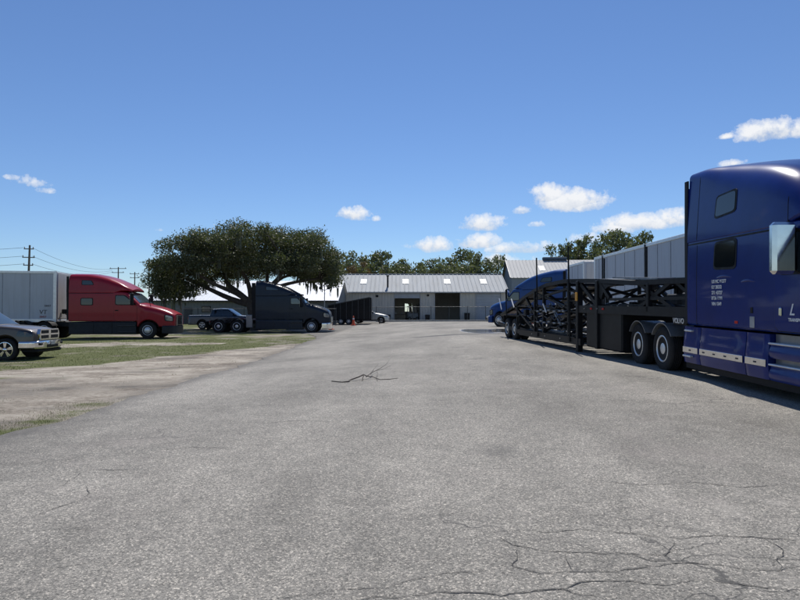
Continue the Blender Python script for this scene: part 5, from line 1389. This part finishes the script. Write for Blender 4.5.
# woodland trees beyond the buildings: four built, the rest copied
def wood_tree(name, H, Wd, mat, n, per, size, openness=.4, tall=False):
    t = empty(name, (0, 0, 0)); mb = MB(); th = H*random.uniform(.28, .38)
    trp = [Vector((0, 0, -.3)), Vector((random.uniform(-.3, .3), 0, th*.5)), Vector((random.uniform(-.5, .5), 0, th)), Vector((random.uniform(-.7, .7), 0, H*.75))]
    mb.tube(trp, [.4, .32, .26, .08], 8); cc = []; rr = []
    for k in range(n):
        for _ in range(60):
            z = random.uniform(th*.85, H-.8); q = (z-th*.6)/(H-th*.6); w_ = Wd*math.sqrt(max(.05, 1-(2*q-1)**2))*(.75+.5*random.random()); a_ = random.uniform(0, 2*PI); rad = w_*math.sqrt(random.random())
            c = (rad*math.cos(a_), rad*math.sin(a_)*.8, z)
            if all((Vector(c)-Vector(o)).length > 1.2 for o in cc): break
        cc.append(c); rr.append(random.uniform(.8, 1.5)); limb(mb, trp[2].lerp(trp[3], random.random()), c, .09, .03, .12, 4)
    np_mesh('crown', leaves(cc, rr, per, size, .8, openness), 4, mat, t); mb.build('trunk', M['bark'], t, angle=60); return t
protos = [wood_tree('broadleaf_tree', 12, 4.6, M['far_leaf'], 26, 95, .26), wood_tree('broadleaf_tree', 12, 5.2, M['far_leaf'], 32, 85, .28, .2),
          wood_tree('broadleaf_tree', 12, 3.8, M['far_leaf'], 20, 85, .26, .5), wood_tree('broadleaf_tree', 12, 4.6, M['brown_leaf'], 24, 80, .25, .3),
          wood_tree('broadleaf_tree', 12, 3.4, M['far_leaf'], 15, 75, .25, .6)]
TL = [  # u, v of the top, distance, prototype, width factor, label
 (338, 252, 104, 1, 1.0, 'green tree between the oak crown and the workshop roof'),
 (352, 249, 112, 0, .95, 'rounded green tree over the left end of the workshop roof'),
 (368, 247, 118, 1, .8, 'tall green tree over the left part of the workshop roof'),
 (362, 259, 100, 3, .9, 'rusty brown tree low over the left end of the workshop roof'),
 (385, 249, 120, 0, .8, 'leafy tree over the workshop flue pipe'),
 (398, 259, 110, 4, 1.0, 'low thin tree right of the flue pipe above the roof'),
 (411, 255, 112, 1, .85, 'wide tree above the middle of the workshop roof'),
 (430, 257, 110, 0, .9, 'low round tree above the gap between the open doors'),
 (444, 254, 115, 2, .9, 'open tree above the second open door'),
 (456, 258, 108, 4, 1.1, 'low airy tree right of the second open door'),
 (466, 245, 125, 2, .8, 'slender taller tree left of the barn group'),
 (478, 250, 118, 0, .75, 'green tree above the closed roller door'),
 (490, 254, 120, 4, .9, 'thin tree just left of the barn gable'),
 (499, 251, 126, 2, .45, 'narrow dark tree right beside the barn gable'),
 (556, 240, 135, 2, .6, 'leftmost tree of the tall group above the barn roof'),
 (577, 231, 130, 1, .62, 'rounded tall tree above the blue truck cab'),
 (597, 237, 138, 0, .6, 'middle tree of the tall group behind the trailer roof'),
 (613, 226, 132, 2, .75, 'open crowned tall tree above the long trailer front end'),
 (630, 224, 136, 4, .9, 'tallest thin crowned tree above the long trailer'),
 (645, 228, 130, 0, .6, 'right hand tree of the tall group above the long trailer'),
 (662, 237, 134, 1, .55, 'lower tree at the right end of the tall group'),
 (589, 248, 126, 1, .6, 'low dense tree filling the tall group above the barn vent'),
 (396, 262, 106, 1, .8, 'low dense tree right behind the workshop flue pipe'),
 (420, 262, 104, 1, .85, 'low dense tree behind the wall between the open doors'),
 (440, 262, 106, 0, .9, 'low dense tree behind the second open door'),
 (457, 262, 104, 1, .8, 'low dense tree left of the closed shutter'),
 (640, 240, 125, 1, .6, 'low dense tree beneath the tallest thin crown'),
]
used = set()
for (u, v, Y, k, wf, lab) in TL:
    H = CAM_H+(HY-v)/F*Y; s_ = H/12
    t = protos[k] if k not in used else copy_tree(protos[k]); used.add(k)
    t.location = (PXu(u, Y), Y, 0); t.scale = (s_*wf, s_*wf, s_*.97); t.rotation_euler = (0, 0, random.uniform(0, 6.28))
    tag(t, lab, 'tree', 'trees behind the workshop and the barn')

# ------------------------------------------------------------------ sun, sky, clouds
EL, AZ = 57.0, 6.0
sd_ = Vector((math.sin(R(AZ))*math.cos(R(EL)), math.cos(R(AZ))*math.cos(R(EL)), math.sin(R(EL))))
sun = bpy.data.lights.new('sun', 'SUN'); sun.energy = 4.7; sun.angle = R(.53); sun.color = (1, .955, .89)
so = bpy.data.objects.new('sun', sun); col.objects.link(so); so.rotation_euler = sd_.to_track_quat('Z', 'Y').to_euler(); so.location = (0, 0, 50)
wd = bpy.data.worlds.new('World'); scene.world = wd; wd.use_nodes = True; nt = wd.node_tree
bg = nt.nodes['Background']; out = nt.nodes['World Output']
sky = nt.nodes.new('ShaderNodeTexSky'); sky.sky_type = 'NISHITA'; sky.sun_disc = False; sky.sun_elevation = R(EL); sky.sun_rotation = R(AZ)
sky.air_density = 1.0; sky.dust_density = .0; sky.ozone_density = 1.5; sky.altitude = 0
L(nt, mixc(nt, 1.0, sky.outputs[0], (.76, .93, 1.2), 'MULTIPLY'), bg.inputs[0]); bg.inputs[1].default_value = .088
tc = N(nt, 'ShaderNodeTexCoord'); D = tc.outputs['Generated']
sp_ = N(nt, 'ShaderNodeSeparateXYZ'); L(nt, D, sp_.inputs[0])
az = math_(nt, 'ARCTAN2', sp_.outputs[0], sp_.outputs[1]); el = math_(nt, 'ARCSINE', sp_.outputs[2])
# ellipses (azimuth, elevation, half sizes) where the cumulus clouds stand
CL = [(28, 183, 24, 9, .5), (12, 178, 14, 5, .45), (44, 191, 16, 5, .45), (351, 215, 21, 9, .95), (372, 219, 14, 5, .5), (481, 225, 25, 11, 1), (505, 226, 20, 6, .5), (432, 246, 26, 10, .95), (478, 243, 27, 10, 1), (552, 197, 22, 14, 1), (573, 202, 38, 12, 1.1), (590, 205, 24, 10, .9),
      (523, 211, 12, 6, .8), (536, 225, 12, 4.5, .7), (520, 249, 36, 9, .95), (545, 248, 22, 8, .9), (640, 224, 42, 11, 1), (617, 229, 26, 8, .9), (672, 220, 24, 12, .9), (775, 131, 32, 13, 1.1), (810, 128, 34, 12, 1), (729, 136, 11, 4, .55), (735, 163, 16, 5, .7), (160, 230, 10, 4, .5), (415, 242, 13, 6, .7), (150, 288, 26, 10, .5), (500, 262, 50, 12, .6), (590, 240, 30, 9, .7)]
mask = None; shade = None
nz1 = N(nt, 'ShaderNodeTexNoise', Scale=17.0, Detail=7.0, Roughness=.66); L(nt, D, nz1.inputs['Vector'])
nz2 = N(nt, 'ShaderNodeTexNoise', Scale=70.0, Detail=5.0, Roughness=.65); L(nt, D, nz2.inputs['Vector'])
nn_ = math_(nt, 'ADD', math_(nt, 'MULTIPLY', math_(nt, 'SUBTRACT', nz1.outputs['Fac'], .5), 2.6), math_(nt, 'MULTIPLY', math_(nt, 'SUBTRACT', nz2.outputs['Fac'], .5), 1.0))
for (u, v, ru, rv, k) in CL:
    X_a, Z_a = (u-400)/F, (HY-v)/F
    a0 = math.atan(X_a); e0 = math.atan(Z_a*math.cos(a0)); ra = ru/F*math.cos(a0)**2*1.1; re = rv/F*math.cos(a0)*1.15
    da = math_(nt, 'DIVIDE', math_(nt, 'SUBTRACT', az, a0), ra)
    e_1 = math_(nt, 'SUBTRACT', el, e0); de = math_(nt, 'MAXIMUM', math_(nt, 'DIVIDE', e_1, re), math_(nt, 'MULTIPLY', math_(nt, 'DIVIDE', e_1, re), -1.9))
    d2_ = math_(nt, 'ADD', math_(nt, 'MULTIPLY', da, da), math_(nt, 'MULTIPLY', de, de))
    mk = math_(nt, 'SUBTRACT', k, math_(nt, 'MULTIPLY', d2_, .8))
    hgt = math_(nt, 'ADD', math_(nt, 'DIVIDE', e_1, re*1.6), .5)
    if mask is None: mask = mk; shade = hgt
    else:
        gt = math_(nt, 'GREATER_THAN', mk, mask)
        mxn = N(nt, 'ShaderNodeMix'); mxn.data_type = 'FLOAT'; L(nt, gt, mxn.inputs[0]); L(nt, shade, mxn.inputs[2]); L(nt, hgt, mxn.inputs[3]); shade = mxn.outputs[0]
        mask = math_(nt, 'MAXIMUM', mask, mk)
# loose clouds in the rest of the sky, outside the part the photograph shows
aa = math_(nt, 'ABSOLUTE', az)
side = math_(nt, 'MULTIPLY', math_(nt, 'SUBTRACT', aa, .62), 6, True)
nz3 = N(nt, 'ShaderNodeTexNoise', Scale=3.2, Detail=3.0); L(nt, D, nz3.inputs['Vector'])
rest = math_(nt, 'SUBTRACT', math_(nt, 'MULTIPLY', math_(nt, 'SUBTRACT', nz3.outputs['Fac'], .52), 7.0), math_(nt, 'MULTIPLY', math_(nt, 'SUBTRACT', 1.0, side), 20.0))
rest = math_(nt, 'SUBTRACT', rest, math_(nt, 'MULTIPLY', math_(nt, 'ABSOLUTE', math_(nt, 'SUBTRACT', el, .3)), 3.0))
mask = math_(nt, 'MAXIMUM', mask, rest)
dens = math_(nt, 'ADD', math_(nt, 'MULTIPLY', nn_, 1.15), mask)
al = ramp(nt, dens, [(.22, (0,)*3), (.46, (.42,)*3), (.95, (1,)*3)])
sh_ = math_(nt, 'ADD', shade, math_(nt, 'MULTIPLY', nn_, .55))
ccol = ramp(nt, sh_, [(.0, (.5, .57, .68)), (.35, (.72, .77, .85)), (.7, (.97, .98, 1.0))])
bg2 = N(nt, 'ShaderNodeBackground'); L(nt, ccol, bg2.inputs[0]); bg2.inputs[1].default_value = .95
mxs = N(nt, 'ShaderNodeMixShader'); L(nt, math_(nt, 'MULTIPLY', al, .96), mxs.inputs[0]); L(nt, bg.outputs[0], mxs.inputs[1]); L(nt, bg2.outputs[0], mxs.inputs[2]); L(nt, mxs.outputs[0], out.inputs[0])

scene.view_settings.view_transform = 'Standard'; scene.view_settings.look = 'None'; scene.view_settings.exposure = 0; scene.view_settings.gamma = 1
scene.view_settings.use_curve_mapping = False
scene.render.engine = 'CYCLES'; scene.cycles.max_bounces = 5; scene.cycles.diffuse_bounces = 3; scene.cycles.glossy_bounces = 3

# split meshes that hold several alike pieces into one part per piece
import bmesh
def split_loose(o, nm):
    me = o.data; b = bmesh.new(); b.from_mesh(me); b.verts.ensure_lookup_table(); seen = set(); comps = []
    for v in b.verts:
        if v.index in seen: continue
        st = [v]; seen.add(v.index); c = []
        while st:
            x = st.pop(); c.append(x.index)
            for e in x.link_edges:
                y = e.other_vert(x)
                if y.index not in seen: seen.add(y.index); st.append(y)
        comps.append(set(c))
    b.free()
    if len(comps) < 2: o.name = nm; return
    vid = {}
    for k, c in enumerate(comps):
        for i in c: vid[i] = k
    polys = [[] for _ in comps]
    for p in me.polygons: polys[vid[p.vertices[0]]].append(p)
    for k, ps in enumerate(polys):
        if not ps: continue
        idx = sorted({i for p in ps for i in p.vertices}); mp_ = {j: n for n, j in enumerate(idx)}
        m2 = bpy.data.meshes.new(nm); m2.from_pydata([me.vertices[i].co for i in idx], [], [[mp_[i] for i in p.vertices] for p in ps])
        for m_ in me.materials: m2.materials.append(m_)
        m2.polygons.foreach_set('material_index', [p.material_index for p in ps])
        if me.polygons[0].use_smooth:
            m2.polygons.foreach_set('use_smooth', [True]*len(ps)); m2.set_sharp_from_angle(angle=R(35))
        o2 = bpy.data.objects.new(nm, m2); col.objects.link(o2); o2.parent = o.parent; o2.matrix_local = o.matrix_local
    bpy.data.objects.remove(o)
SPL = {'dark_strap': 'dark_strap', 'tool_box': 'tool_box', 'panel_seams': 'panel_seam', 'rivets': 'rivet', 'tail_light': 'tail_light', 'chains': 'chain', 'deck_hinges': 'deck_hinge', 'cross_braces': 'cross_brace', 'hydraulic_ram': 'hydraulic_ram', 'inner_ramp': 'inner_ramp', 'gable': 'gable', 'wall_cladding': 'wall_cladding', 'braces': 'brace', 'corner_posts': 'corner_post', 'mirror_arm': 'mirror_arm', 'roof_seam': 'roof_seam', 'fuel_tanks': 'fuel_tank', 'mud_flaps': 'mud_flap',
 'side_stakes': 'side_stake', 'wall_lamps': 'wall_lamp', 'skylights': 'skylight', 'cross_members': 'cross_member', 'floor_beams': 'floor_beam', 'rails': 'rail', 'strap': 'strap', 'loading_ramps': 'loading_ramp', 'gooseneck_rail': 'gooseneck_rail',
 'tie_rail': 'tie_rail', 'side_seams': 'side_seam', 'step': 'step', 'axles': 'axle', 'verge_trim': 'verge_trim', 'clearance_lights': 'clearance_light', 'marker_lights': 'marker_light', 'door_seams': 'door_seam', 'door_handles': 'door_handle',
 'air_lines': 'air_line', 'insulators': 'insulator', 'wheel_wells': 'wheel_well', 'ladder': 'ladder_rung', 'ratchets': 'ratchet', 'grab_step': 'grab_step', 'lower_deck_tread': 'lower_deck_tread', 'grille_openings': 'grille_opening', 'bumper_openings': 'bumper_opening', 'ridge_and_gutter': 'roof_edge', 'vice_and_boxes': 'tool_case', 'grille_and_bumper': 'front_trim', 'fairing_seam': 'fairing_seam', 'hydraulic_box': 'equipment_box'}
for o in list(bpy.data.objects):
    k = o.name.split('.')[0]
    if k in SPL and o.type == 'MESH' and not o.children: split_loose(o, SPL[k])
